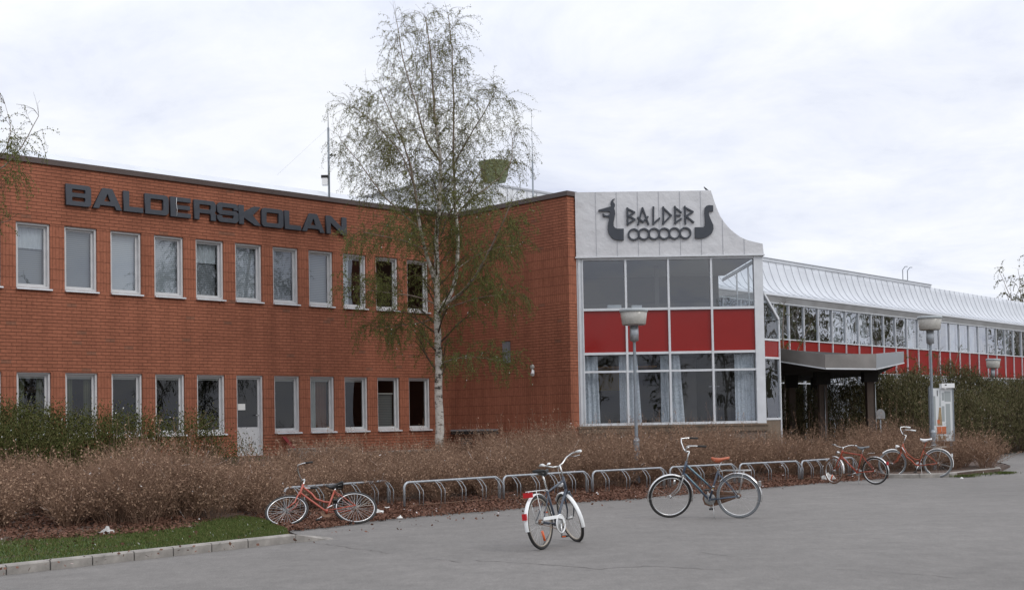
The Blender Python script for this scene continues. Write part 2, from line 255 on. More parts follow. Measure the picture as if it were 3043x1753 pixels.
# ------------------------------------------------------------------ mesh building
class MB:
    def __init__(s): s.v = []; s.f = []; s.m = []; s.mats = []; s.sm = []
    def mi(s, name):
        if name not in s.mats: s.mats.append(name)
        return s.mats.index(name)
    def add(s, vs, fs, m, smooth=False):
        o = len(s.v); s.v += [tuple(map(float, p)) for p in vs]; k = s.mi(m)
        for f in fs: s.f.append(tuple(i + o for i in f)); s.m.append(k); s.sm.append(smooth)
        return s
    def box(s, x0, x1, y0, y1, z0, z1, m):
        vs = [(x, y, z) for x in (x0, x1) for y in (y0, y1) for z in (z0, z1)]
        return s.add(vs, [(0, 1, 3, 2), (4, 6, 7, 5), (0, 4, 5, 1), (2, 3, 7, 6), (0, 2, 6, 4), (1, 5, 7, 3)], m)
    def quad(s, a, b, c, d, m): return s.add([a, b, c, d], [(0, 1, 2, 3)], m)
    def tube(s, pts, r, m, n=8, cap=True, smooth=True):
        pts = [Vector(p) for p in pts]; rs = r if isinstance(r, (list, tuple)) else [r] * len(pts); vs = []; fs = []
        ref = None
        for i, p in enumerate(pts):
            t = (pts[min(i + 1, len(pts) - 1)] - pts[max(i - 1, 0)]).normalized()
            if ref is None: ref = t.orthogonal().normalized()
            ref = (ref - t * ref.dot(t)); ref = ref.normalized() if ref.length > 1e-5 else t.orthogonal().normalized()
            b = t.cross(ref)
            for k in range(n):
                a = 2 * math.pi * k / n; vs.append(p + (ref * math.cos(a) + b * math.sin(a)) * rs[i])
        for i in range(len(pts) - 1):
            for k in range(n): fs.append((i * n + k, i * n + (k + 1) % n, (i + 1) * n + (k + 1) % n, (i + 1) * n + k))
        s.add(vs, fs, m, smooth)
        if cap and n > 2:
            s.add([vs[k] for k in range(n)][::-1], [tuple(range(n))], m); s.add(vs[-n:], [tuple(range(n))], m)
        return s
    def lathe(s, prof, m, n=24, c=(0, 0, 0), axis='Z', smooth=True):
        vs = []; fs = []
        for r, z in prof:
            for k in range(n):
                a = 2 * math.pi * k / n; x, y = r * math.cos(a), r * math.sin(a)
                vs.append((c[0] + x, c[1] + y, c[2] + z) if axis == 'Z' else ((c[0] + x, c[1] + z, c[2] + y)))
        for i in range(len(prof) - 1):
            for k in range(n): fs.append((i * n + k, i * n + (k + 1) % n, (i + 1) * n + (k + 1) % n, (i + 1) * n + k))
        return s.add(vs, fs, m, smooth)
    def prism(s, poly, y0, y1, m, mside=None):
        """poly in (x,z); extruded along y"""
        n = len(poly); A0 = [(x, y0, z) for x, z in poly]; A1 = [(x, y1, z) for x, z in poly]
        s.add(A0, [tuple(range(n))], m); s.add(A1, [tuple(range(n))[::-1]], m)
        s.add(A0 + A1, [(i, (i + 1) % n, n + (i + 1) % n, n + i) for i in range(n)], mside or m)
        return s
    def build(s, name, parent=None, loc=(0, 0, 0), rz=0, recalc=True):
        me = D.meshes.new(name); me.from_pydata(s.v, [], s.f); me.update()
        for k in s.mats: me.materials.append(MATS[k])
        me.polygons.foreach_set('material_index', s.m); me.polygons.foreach_set('use_smooth', s.sm)
        if recalc:
            b = bmesh.new(); b.from_mesh(me); bmesh.ops.remove_doubles(b, verts=b.verts, dist=1e-5); bmesh.ops.recalc_face_normals(b, faces=b.faces); b.to_mesh(me); b.free()
        o = D.objects.new(name, me); COL.objects.link(o); o.location = loc; o.rotation_euler = (0, 0, rz)
        if parent: o.parent = parent
        return o
def tag(o, label=None, cat=None, group=None, kind=None):
    for k, val in (('label', label), ('category', cat), ('group', group), ('kind', kind)):
        if val: o[k] = val
    return o
def empty(name, loc=(0, 0, 0), rz=0, **k):
    o = D.objects.new(name, None); COL.objects.link(o); o.location = loc; o.rotation_euler = (0, 0, rz); o.empty_display_size = .2
    return tag(o, **k)
def copy_tree(o, parent=None):
    c = o.copy(); COL.objects.link(c); c.parent = parent
    for ch in list(o.children): copy_tree(ch, c)
    return c

def np_mesh(name, verts, faces, matname, parent=None, extra=None, smooth=False):
    verts = np.asarray(verts, np.float32).reshape(-1, 3); faces = np.asarray(faces, np.int32); k = faces.shape[1]
    me = D.meshes.new(name); me.vertices.add(len(verts)); me.vertices.foreach_set('co', verts.ravel())
    me.loops.add(faces.size); me.loops.foreach_set('vertex_index', faces.ravel()); me.polygons.add(len(faces))
    me.polygons.foreach_set('loop_start', np.arange(0, faces.size, k, dtype=np.int32))
    mats = [matname] if isinstance(matname, str) else matname
    for q in mats: me.materials.append(MATS[q])
    if extra is not None: me.polygons.foreach_set('material_index', extra)
    me.update(calc_edges=True); me.validate()
    if smooth: me.polygons.foreach_set('use_smooth', np.ones(len(faces), bool))
    o = D.objects.new(name, me); COL.objects.link(o)
    if parent: o.parent = parent
    return o
def seg_tubes(P0, P1, r0, r1):
    """three-sided thin rods: (N,3) ends -> verts, quads"""
    P0 = np.asarray(P0, float); P1 = np.asarray(P1, float); d = P1 - P0; L = np.linalg.norm(d, axis=1, keepdims=True) + 1e-9; d = d / L
    a = np.cross(d, [0.31, .17, .93]); a /= np.linalg.norm(a, axis=1, keepdims=True) + 1e-9; b = np.cross(d, a)
    vs = []
    for P, r in ((P0, r0), (P1, r1)):
        r = np.broadcast_to(np.asarray(r, float).reshape(-1, 1), (len(P), 1))
        for k in range(3):
            t = 2 * math.pi * k / 3; vs.append(P + (a * math.cos(t) + b * math.sin(t)) * r)
    V = np.stack(vs, 1); n = len(P0); base = (np.arange(n) * 6)[:, None, None]
    F = np.array([[0, 1, 4, 3], [1, 2, 5, 4], [2, 0, 3, 5]])[None] + base
    return V.reshape(-1, 3), F.reshape(-1, 4)
def leaf_quads(Cn, s, rng, aspect=.6, nrm=None, axis=None):
    Cn = np.asarray(Cn, float); n = len(Cn); s = np.broadcast_to(np.asarray(s, float).reshape(-1, 1), (n, 1))
    a = rng.normal(size=(n, 3)) if axis is None else np.asarray(axis, float) + rng.normal(size=(n, 3)) * .35
    a /= np.linalg.norm(a, axis=1, keepdims=True); t = rng.normal(size=(n, 3)) if nrm is None else np.asarray(nrm, float) + rng.normal(size=(n, 3)) * .5
    b = np.cross(a, t); b /= np.linalg.norm(b, axis=1, keepdims=True) + 1e-9
    V = np.stack([Cn - a * s, Cn + b * s * aspect, Cn + a * s, Cn - b * s * aspect], 1)
    return V.reshape(-1, 3), (np.arange(n)[:, None] * 4 + np.arange(4)[None])
def join(parts):
    V = []; F = []; M = []; o = 0
    for i, (v, f) in enumerate(parts): V.append(v); F.append(f + o); M.append(np.full(len(f), i, np.int32)); o += len(v)
    return np.concatenate(V), np.concatenate(F), np.concatenate(M)

# ================================================================== GROUND
bm_ = MB(); bm_.quad((-500, -300, 0), (500, -300, 0), (500, 900, 0), (-500, 900, 0), 'asphalt'); g0 = bm_.build('asphalt_ground')
tag(g0, kind='structure')
def crack(pts, wd):
    P = [gz(*p)[:2] for p in pts]; Q2 = []; wd *= .6
    for a, b in zip(P[:-1], P[1:]):
        n = max(2, int(np.linalg.norm(b - a) / .12))
        for i in range(n): Q2.append(a + (b - a) * i / n + rng.normal(size=2) * .03)
    V = []; F = []
    for i, p in enumerate(Q2):
        ww = wd * (.4 + rng.random()); dd = Q2[min(i + 1, len(Q2) - 1)] - Q2[max(i - 1, 0)]; dd = np.array([-dd[1], dd[0]]) / (np.linalg.norm(dd) + 1e-6)
        V += [(*(p - dd * ww), .004), (*(p + dd * ww), .004)]
        if i: F.append((2 * i - 2, 2 * i - 1, 2 * i + 1, 2 * i))
    mb = MB(); mb.add(V, F, 'crack'); o = mb.build('asphalt_crack', recalc=False); tag(o, kind='structure')
crack([(930, 1612), (1010, 1622), (1090, 1632), (1175, 1645)], .010); crack([(1260, 1657), (1330, 1665), (1400, 1674)], .010)
crack([(1420, 1665), (1600, 1675), (1780, 1690), (1920, 1681), (2060, 1688), (2180, 1695)], .012); crack([(2080, 1640), (2200, 1655), (2300, 1650)], .008)
crack([(1810, 1507), (1830, 1508)], .03); crack([(2480, 1690), (2700, 1705), (2900, 1722)], .009)

# planting bed: strips from the front edge (F) back to the walls (B)
kd = (gz(905, 1608) - gz(0, 1710)); kd = kd / np.linalg.norm(kd); k0 = gz(0, 1710)
kn = np.array([-kd[1], kd[0], 0]) * .13
Fp = [k0 - kd * 9 + kn, k0 - kd * 4 + kn, k0 + kn, k0 + kd * 2.3 + kn, gz(903, 1603), gz(835, 1579), gz(960, 1568), gz(1103, 1546), gz(1248, 1534), gz(1497, 1514), gz(1762, 1487), gz(1917, 1479), gz(2268, 1449), gz(2433, 1434), gz(2533, 1426), gz(2667, 1416), gz(2817, 1417), gz(2972, 1402), np.array([15.1, 38.5, 0]), np.array([15.9, 42.5, 0])]
Fz = [.08, .08, .08, .08, .03, .02, .02] + [.02] * 8 + [.09, .09, .09, .05, .03]
Bp = [(-24, 19), (-18, 24), (-13, 29.2), (-11, 31.3), (-8.4, 33.8), (-7, 35.2), (-5.5, 36.7), (-4, 38.2), (-2.2, 39.9), (0, 37.7), (1.5, 36.5), (4.5, 36.6), (7.4, 36.9), (8.5, 44), (10, 49), (12, 52), (14, 54), (17, 54), (19, 54), (21, 54)]
Bz = [.8, .8, .85, .85, .85, .85, .8, .7, .6, .5, .4, .35, .25, .15, .1, .1, .1, .1, .08, .05]
NR = 30; V = []; F = []
for i, (p, z, q_, zb) in enumerate(zip(Fp, Fz, Bp, Bz)):
    for j in range(NR + 1):
        t = j / NR; t2 = t * t; x = p[0] + (q_[0] - p[0]) * t2; y = p[1] + (q_[1] - p[1]) * t2
        s_ = min(1, max(0, (t2 - .12) / .8)); s_ = s_ * s_ * (3 - 2 * s_)
        V.append((x, y, z + (zb - z) * s_ + (rng.random() - .5) * .03 * min(1, t * 6)))
for i in range(len(Fp) - 1):
    for j in range(NR): a = i * (NR + 1) + j; F.append((a, a + NR + 1, a + NR + 2, a + 1))
mb = MB(); mb.add(V, F, 'soil', True); mb.add([V[i * (NR + 1)] for i in range(len(Fp))] + [(V[i * (NR + 1)][0], V[i * (NR + 1)][1], -.05) for i in range(len(Fp))], [(i, i + 1, len(Fp) + i + 1, len(Fp) + i) for i in range(len(Fp) - 1)], 'soil')
bed = mb.build('planting_bed', recalc=False); tag(bed, kind='structure')
BED = np.array(V).reshape(len(Fp), NR + 1, 3); BP = BED.reshape(-1, 3)
def bedz(x, y):
    d = (BP[:, 0] - x) ** 2 + (BP[:, 1] - y) ** 2; k = np.argsort(d)[:4]; wt = 1 / (d[k] + 1e-3); return float((BP[k, 2] * wt).sum() / wt.sum())
def bed_at(i, t2):
    """i: fractional index along the front edge, t2: 0 front .. 1 wall"""
    i0 = int(min(len(Fp) - 2, i)); f = i - i0; t = math.sqrt(t2) * NR; j0 = int(min(NR - 1, t)); g = t - j0
    a = BED[i0, j0] * (1 - g) + BED[i0, j0 + 1] * g; b = BED[i0 + 1, j0] * (1 - g) + BED[i0 + 1, j0 + 1] * g
    return a * (1 - f) + b * f

# kerb stones: left row and right row, each stone a thing
def stone(p0, p1, hgt, wdt, back, proto=None):
    d = p1 - p0; L = float(np.linalg.norm(d)) - .018; mb = MB(); b = .018
    prof = [(0, -.03), (0, hgt - b), (b, hgt), (wdt - .004, hgt), (wdt, -.03)]
    n = len(prof); vs = [(x, y, z) for x in (0, L) for y, z in prof]
    mb.add(vs, [tuple(range(n)), tuple(range(n, 2 * n))[::-1]] + [(i, (i + 1) % n, n + (i + 1) % n, n + i) for i in range(n)], 'kerb')
    return mb.build('kerb_stone', None, (p0[0], p0[1], 0), math.atan2(d[1], d[0]) + random.uniform(-.006, .006))
kx = [-240, -110, 21, 152, 277, 401, 517, 631, 739, 880]
names = ['at the left photo edge', 'second from the left photo edge', 'third from the left photo edge', 'fourth from the left photo edge', 'fifth from the left photo edge', 'below the plastic bag on the grass', 'second from the lawn tip', 'last whole one at the lawn tip']
kl = []
for a, b in zip(kx[:-1], kx[1:]):
    pa = k0 + kd * np.linalg.norm(gz(a, 1710 - a * .1127) - k0) * (1 if a >= 0 else -1); pb = k0 + kd * np.linalg.norm(gz(b, 1710 - b * .1127) - k0) * (1 if b >= 0 else -1)
    kl.append(stone(pa, pb, .115, .16, 1))
lab = ['pale kerb stone cut by the bottom left corner of the photo'] + ['pale kerb stone of the lawn edge, number %s from the left edge' % n for n in ('two', 'three', 'four', 'five', 'six', 'seven', 'eight')] + ['long pale kerb stone at the pointed tip of the lawn']
for o, l in zip(kl, lab): tag(o, l, 'kerb stone', 'kerb stones along the lawn')
pe = k0 + kd * np.linalg.norm(gz(880, 1611) - k0)
mb = MB(); mb.add([(0, 0, -.02), (.62, -.06, -.02), (.70, .10, -.02), (0, .17, -.02), (0, 0, .11), (.40, 0, .05), (.45, .10, .05), (0, .16, .11), (.62, -.04, .012), (.68, .09, .012)], [(4, 5, 6, 7), (5, 8, 9, 6), (0, 1, 8, 5, 4), (3, 7, 6, 9, 2), (1, 2, 9, 8), (0, 4, 7, 3)], 'kerb')
tag(mb.build('kerb_stone', None, (pe[0], pe[1], 0), math.atan2(kd[1], kd[0]) - .1), 'worn sloping kerb end sinking into the asphalt beside the fallen bicycle', 'kerb stone', 'kerb stones along the lawn')
rp = [gz(2640, 1420), gz(2735, 1420), gz(2822, 1417), gz(2897, 1408), gz(2976, 1401)]
rl = ['weathered kerb stone in front of the lamp post and the parked bicycle', 'weathered kerb stone under the rear wheel of the red bicycle on the right', 'weathered kerb stone with a grass tuft before it, right of the bicycles', 'weathered kerb stone at the right-hand corner of the planting bed']
for a, b, l in zip(rp[:-1], rp[1:], rl): tag(stone(a, b, .11, .14, 1), l, 'kerb stone', 'kerb stones at the right end of the bed')
tag(stone(rp[-1], rp[-1] + np.array([.5, 1.4, 0]), .09, .14, 1), 'kerb stone turning back along the right end of the bed', 'kerb stone', 'kerb stones at the right end of the bed')

# ================================================================== BRICK WING
P0 = (-11.77, 30.0, 0)
def wall(x0, x1, z0, z1, th, ops, bands):
    mb = MB(); xs = sorted({x0, x1, *[o[0] for o in ops], *[o[1] for o in ops]}); zs = sorted({z0, z1, *[o[2] for o in ops], *[o[3] for o in ops], *[b for bb in bands for b in bb]})
    def mt(z):
        return 'brick_soldier' if any(a <= z <= b for a, b in bands) else 'brick_running'
    for xa, xb in zip(xs[:-1], xs[1:]):
        for za, zb in zip(zs[:-1], zs[1:]):
            cx, cz = (xa + xb) / 2, (za + zb) / 2
            if any(o[0] < cx < o[1] and o[2] < cz < o[3] for o in ops): continue
            mb.quad((xa, 0, za), (xb, 0, za), (xb, 0, zb), (xa, 0, zb), mt(cz)); mb.quad((xa, th, za), (xa, th, zb), (xb, th, zb), (xb, th, za), 'interior')
    for a, b, c, d in ops:
        cuts = sorted({c, d, *[t for bb in bands for t in bb if c < t < d]})
        for c1, d1 in zip(cuts[:-1], cuts[1:]):
            m = mt((c1 + d1) / 2); mb.quad((a, 0, c1), (a, 0, d1), (a, th, d1), (a, th, c1), m); mb.quad((b, 0, c1), (b, th, c1), (b, th, d1), (b, 0, d1), m)
        mb.quad((a, 0, c), (a, th, c), (b, th, c), (b, 0, c), 'brick_running'); mb.quad((a, 0, d), (b, 0, d), (b, th, d), (a, th, d), 'brick_running')
    for za, zb in zip(zs[:-1], zs[1:]):
        m = mt((za + zb) / 2); mb.quad((x0, 0, za), (x0, 0, zb), (x0, th, zb), (x0, th, za), m); mb.quad((x1, 0, za), (x1, th, za), (x1, th, zb), (x1, 0, zb), m)
    mb.quad((x0, 0, z1), (x1, 0, z1), (x1, th, z1), (x0, th, z1), 'brick_running')
    return mb
WW, WH = .84, 1.57
bands = [(1.49, 3.05), (5.08, 6.65)]
brick = empty('brick_building', P0, rotz(u), label='two-storey red brick school wing with a dark coping and two rows of narrow windows', cat='building')
ops = [(1.2 * i, 1.2 * i + WW, 5.08, 6.65) for i in range(-3, 11)] + [(1.2 * i, 1.2 * i + WW, 1.49, 3.05) for i in range(-3, 11) if i != 5] + [(6.0, 6.0 + WW, .86, 3.05)]
wall(-4.5, 13.875, -.1, 8.1, .33, ops, bands).build('front_wall', brick)
# the wall running towards the tower
wall(0, 4.98, -.1, 8.1, .34, [], bands).build('side_wall', brick, (13.875, 0, 0), -math.pi / 2)
mb = MB(); mb.box(-4.5, 13.83, -.055, .40, 8.1, 8.235, 'coping'); mb.build('coping', brick)
mb = MB(); mb.box(13.83, 14.26, -5.03, .42, 8.103, 8.238, 'coping'); mb.build('coping', brick)
mb = MB(); mb.add([(-4.5, .4, 8.12), (13.9, .4, 8.12), (13.9, 1.25, 8.66), (-4.5, 1.25, 8.66), (-4.5, 9, 8.7), (13.9, 9, 8.7)], [(0, 1, 2, 3), (3, 2, 5, 4)], 'roof_metal'); mb.add([(13.9, .4, 8.12), (13.9, 1.25, 8.66), (13.9, 9, 8.7), (13.9, 9, 8.0), (13.9, .4, 8.0)], [(0, 1, 2, 3, 4)], 'roof_metal')
mb.box(13.9, 24, -3.2, 9, 7.9, 8.12, 'roof_metal')
mb.build('roof', brick)
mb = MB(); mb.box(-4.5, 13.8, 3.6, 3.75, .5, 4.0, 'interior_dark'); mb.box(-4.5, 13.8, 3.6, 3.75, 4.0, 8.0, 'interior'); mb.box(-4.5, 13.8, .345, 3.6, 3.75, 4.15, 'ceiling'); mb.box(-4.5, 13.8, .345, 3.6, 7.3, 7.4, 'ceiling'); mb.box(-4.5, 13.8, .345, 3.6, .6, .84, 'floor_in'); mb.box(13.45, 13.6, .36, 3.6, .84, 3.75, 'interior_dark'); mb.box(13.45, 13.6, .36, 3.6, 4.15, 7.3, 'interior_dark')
for x in (-1.5, 3.35, 8.15, 11.75): mb.box(x, x + .1, .35, 3.6, .84, 3.75, 'interior_dark'); mb.box(x + .02, x + .12, .35, 3.6, 4.15, 7.3, 'interior')
for (x, c_) in ((.9, 'wood_warm'), (1.35, 'wood_warm')):
    for k in range(4): mb.box(x - .5, x + .12, 1.5, 1.6, 2.62 + k * .035, 2.64 + k * .035, 'wood_warm')
mb.build('interior', brick)

def frame_mb(w_, h_, o=.05, y0=.05, y1=.2, s=.052):
    mb = MB()
    for a, b, c, d in ((0, o, 0, h_), (w_ - o, w_, 0, h_)): mb.box(a + .002 if a == 0 else a, b - .002 if b == w_ else b, y0, y1, c + .002, d - .002, 'window_frame')
    mb.box(o, w_ - o, y0 + .002, y1 - .002, .002, o, 'window_frame'); mb.box(o, w_ - o, y0 + .002, y1 - .002, h_ - o, h_ - .002, 'window_frame')
    i0 = o; i1 = o + s
    mb.box(i0, i1, .135, .185, i0, h_ - i0, 'window_frame'); mb.box(w_ - i1, w_ - i0, .135, .185, i0, h_ - i0, 'window_frame'); mb.box(i1, w_ - i1, .137, .183, i0, i1, 'window_frame'); mb.box(i1, w_ - i1, .137, .183, h_ - i1, h_ - i0, 'window_frame')
    return mb
def wavy(x0, x1, z0, z1, y, amp, n, m, taper=0):
    V = []; F = []; K = n * 6
    for i in range(K + 1):
        t = i / K
        V += [(x0 + (x1 - x0) * t, y + amp * math.sin(t * n * 6.283), z1), (x0 + (x1 - x0 + taper) * t, y + amp * math.sin(t * n * 6.283 + .3), z0)]
        if i: F.append((2 * i - 2, 2 * i - 1, 2 * i + 1, 2 * i))
    mb = MB(); mb.add(V, F, m, True); return mb
def make_window(x, z, style, idx):
    f = frame_mb(WW, WH).build('window', brick, (x, 0, z))
    i = .09
    mb = MB(); mb.quad((i, .16, i), (WW - i, .16, i), (WW - i, .16, WH - i), (i, .16, WH - i), 'glass_dark' if z < 3 or idx >= 9 else 'glass_pale' if style in ('pale', 'blind') else 'glass'); mb.build('pane', f)
    mb = MB(); pr = [(-.075, -.052), (-.075, -.02), (.056, .004), (.056, -.03)]; vs = [(x_, y_, z_) for x_ in (-.005, WW + .03) for y_, z_ in pr]
    mb.add(vs, [(0, 1, 2, 3), (7, 6, 5, 4)] + [(k, (k + 1) % 4, 4 + (k + 1) % 4, 4 + k) for k in range(4)], 'sill_metal'); mb.build('sill', f)
    if style == 'blind' or style == 'blind_dark':
        mb = MB(); mb.quad((i, .25, i), (WW - i, .25, i), (WW - i, .25, WH - i), (i, .25, WH - i), 'blind_light' if style == 'blind' else 'blind_grey'); mb.build('blind', f)
    elif style == 'pale':
        wavy(i, WW - i, i, WH - i - .02, .26, .012, 5, 'curtain_white').build('curtain', f)
        MB().box(i, WW - i, .20, .235, WH - i - .10, WH - i - .02, 'plastic_white').build('blind', f)
    elif style == 'halfpale':
        wavy(i, WW - i, WH * .62, WH - i, .26, .012, 6, 'curtain_white').build('curtain', f)
        MB().box(i, WW - i, .30, .31, i, WH * .62, 'blind_grey').build('blind', f)
    elif style == 'half':
        wavy(i, WW * .45, i, WH - i, .27, .02, 4, 'curtain_white').build('curtain', f)
    elif style == 'green':
        wavy(i, WW * .35, i, WH - i, .27, .03, 3, 'curtain_green').build('curtain', f); wavy(WW * .7, WW - i, i, WH - i, .27, .03, 3, 'curtain_green').build('curtain', f)
    elif style == 'rust':
        wavy(i, WW * .42, i, WH - i, .27, .03, 3, 'curtain_white').build('curtain', f); wavy(WW * .45, WW - i, i, WH - i, .3, .03, 4, 'curtain_rust').build('curtain', f)
    elif style == 'rail':
        MB().box(i, WW - i, .21, .23, WH * .68, WH * .7, 'plastic_white').build('blind', f); MB().quad((i, .26, i), (WW - i, .26, i), (WW - i, .26, WH * .68), (i, .26, WH * .68), 'blind_grey').build('blind', f)
    if style in ('green', 'plain', 'rust', 'half'): MB().box(i, WW - i, .20, .235, WH - i - .06, WH - i - .01, 'plastic_white').build('blind', f)
up = {-3: 'pale', -2: 'blind', -1: 'pale', 0: 'halfpale', 1: 'blind_dark', 2: 'blind', 3: 'blind', 4: 'halfpale', 5: 'blind', 6: 'blind_dark', 7: 'blind_dark', 8: 'half', 9: 'none', 10: 'none'}
lo = {-3: 'green', -2: 'green', -1: 'green', 0: 'green', 1: 'green', 2: 'plain', 3: 'plain', 4: 'plain', 6: 'plain', 7: 'rust', 8: 'plain', 9: 'rail', 10: 'none'}
for i in range(-3, 11):
    make_window(1.2 * i, 5.08, up[i], i)
    if i != 5: make_window(1.2 * i, 1.49, lo[i], i)
# glazed door with a paper notice
HD = 3.05 - .86
mb = frame_mb(WW, HD, .05); mb.box(.09, WW - .09, .14, .18, .09, .78, 'window_frame'); dr = mb.build('door', brick, (6.0, 0, .86))
MB().quad((.09, .16, .78), (WW - .09, .16, .78), (WW - .09, .16, HD - .09), (.09, .16, HD - .09), 'glass_dark').build('pane', dr)
MB().box(.12, .35, .145, .15, 1.25, 1.42, 'paper').build('notice', dr)
mb = MB(); mb.tube([(.74, .13, 1.1), (.74, .08, 1.1), (.64, .08, 1.1)], .011, 'chrome'); mb.build('handle', dr)
# ledge and vent low on the side wall
mb = MB(); mb.box(0.1, 1.95, -.32, 0, 1.40, 1.45, 'stone'); mb.box(0.1, 1.95, -.30, 0, 1.30, 1.40, 'dark'); mb.build('ledge', brick, (13.875, 0, 0), -math.pi / 2)
mb = MB(); mb.box(.25, .75, -.03, 0, .85, 1.2, 'dark')
for k in range(5): mb.box(.27, .73, -.045, -.03, .88 + k * .065, .905 + k * .065, 'stone')
mb.build('vent', brick, (13.875, 0, 0), -math.pi / 2)
mb = MB(); mb.box(2.30, 2.52, -.12, 0, 3.42, 4.05, 'lamp_grey'); mb.box(2.29, 2.53, -.13, 0, 4.05, 4.07, 'dark')
o = mb.build('wall_box', None, (*(np.array(P0) + u * 13.875)[:2], 0), rotz(vn)); tag(o, 'dark grey metal box on the brick side wall, half hidden by birch leaves', 'electrical box')
wl = empty('wall_lamp', (*(np.array(P0) + u * 13.875)[:2], 0), rotz(vn), label='small white spotlight on a round base on the brick side wall', cat='lamp')
mb = MB(); mb.lathe([(0, -.04), (.07, -.04), (.08, -.01), (.08, 0)], 'lamp_glass', 14, (3.45, 0, 3.25), 'Y'); mb.build('base', wl)
mb = MB(); mb.tube([(3.47, -.03, 3.2), (3.5, -.08, 3.12)], .014, 'plastic_white', 6); mb.tube([(3.52, -.05, 3.14), (3.6, -.16, 3.02)], [.04, .06], 'plastic_white', 10); mb.build('spotlight', wl)
# dark red plank under the window right of the door, low walls of the terrace
mb = MB(); mb.add([(7.35, -.10, 1.36), (7.47, -.10, 1.36), (7.85, -.35, .8), (7.72, -.35, .8), (7.35, -.13, 1.36), (7.47, -.13, 1.36), (7.85, -.38, .8), (7.72, -.38, .8)], [(0, 1, 2, 3), (4, 7, 6, 5), (0, 4, 5, 1), (1, 5, 6, 2), (2, 6, 7, 3), (3, 7, 4, 0)], 'red_board')
mb.box(7.52, 7.95, -.12, -.09, 1.22, 1.36, 'curtain_rust')
o = mb.build('board', None, P0, rotz(u)); tag(o, 'dark red board leaning on the brick wall under the window beside the door', 'board')
def slab(px0, py0, px1, py1, Y, th, dep, m, cap, label, name='low_wall'):
    a = atY(px0, py0, Y); b = onplane(px1, py1, a, vn); mb = MB(); L = float(np.linalg.norm((b - a)[:2])); zt = float(a[2])
    mb.box(0, L, 0, dep, zt - th, zt - .04, m); mb.box(-.02, L + .02, -.03, dep, zt - .04, zt, cap)
    o = mb.build(name, None, (a[0], a[1], 0), rotz(u)); tag(o, label, 'low wall')
slab(888, 1332, 1048, 1331, 32.0, .9, .5, 'kerb', 'kerb', 'pale concrete step below the windows right of the door')
slab(1015, 1348, 1112, 1347, 31.2, .8, .4, 'kerb', 'kerb', 'lower concrete step between the pale step and the dark retaining wall')
slab(1114, 1341, 1300, 1334, 31.6, 1.0, .4, 'dark', 'kerb', 'dark low retaining wall with a thin pale cap left of the birch')

# rooftop things
pr = empty('rooftop_plant_room', (-2.44, 52, 0), rotz(u), label='pale metal-clad plant room on the roof behind the birch', cat='roof building')
mb = MB(); mb.box(0, 8, 0, 6.5, 8, 11.78, 'penthouse')
for k in range(13): mb.box(.3 + k * .6, .33 + k * .6, -.02, 0, 8, 11.75, 'seam')
for k in range(10): mb.box(-.02, 0, .3 + k * .6, .33 + k * .6, 8, 11.75, 'seam')
mb.build('walls', pr); mb = MB(); mb.box(-.06, 8.06, -.06, 6.56, 11.78, 11.86, 'seam'); mb.build('roof', pr)
vf = empty('roof_ventilator', (*atY(1470, 510, 46)[:2], 0), 0, label='green funnel-shaped ventilator standing on the roof behind the birch', cat='ventilator')
mb = MB(); mb.lathe([(0, 10.44), (.40, 10.44), (.42, 10.5), (.575, 11.08), (.59, 11.16), (.55, 11.16), (0, 11.05)], 'funnel', 28); mb.build('funnel', vf)
mb = MB(); mb.lathe([(.14, 8.0), (.14, 10.45)], 'penthouse', 18); mb.build('duct', vf)
def mast(nm, px, ybase, ymid, ytop, Y, label, extra=False):
    b = atY(px, ybase, Y); m_ = atY(px, ymid, Y); t = atY(px, ytop, Y)
    e = empty(nm, (b[0], b[1], 0), 0, label=label, cat='antenna mast')
    mb = MB(); mb.tube([(0, 0, 8), (0, 0, m_[2] - 0)], .032, 'lamp_grey', 8); mb.build('mast', e)
    mb = MB(); mb.tube([(0, 0, m_[2]), (0, 0, t[2])], [.014, .007], 'galv', 5); mb.build('aerial', e)
    if extra:
        z = atY(px, 538, Y)[2]; mb = MB(); mb.box(-.20, -.03, -.1, .1, z - .13, z + .10, 'plastic_white'); mb.box(-.22, -.02, -.11, .11, z + .08, z + .16, 'dark'); mb.build('instrument_box', e)
        z = atY(px, 465, Y)[2]; mb = MB(); mb.tube([(0, 0, z - .1), (.12, 0, z + .02)], .012, 'dark', 5)
        for k in range(3): a = k * 2.09 + .4; mb.tube([(.12, 0, z + .02), (.12 + .1 * math.cos(a), .1 * math.sin(a), z + .05)], [.008, .03], 'dark', 6)
        mb.build('wind_gauge', e)
        mb = MB(); mb.tube([(0, 0, m_[2]), (-1.6, .3, 9.2)], .0022, 'galv', 3); mb.tube([(0, 0, m_[2]), (1.1, .5, 9.4)], .0022, 'galv', 3); mb.build('guy_wire', e)
mast('antenna_mast', 978, 570, 380, 307, 37.5, 'thin antenna mast with weather instruments above the brick wall left of the birch', True)
mast('antenna_mast', 1584, 575, 480, 325, 47, 'bare thin antenna mast between the birch and the white tower')

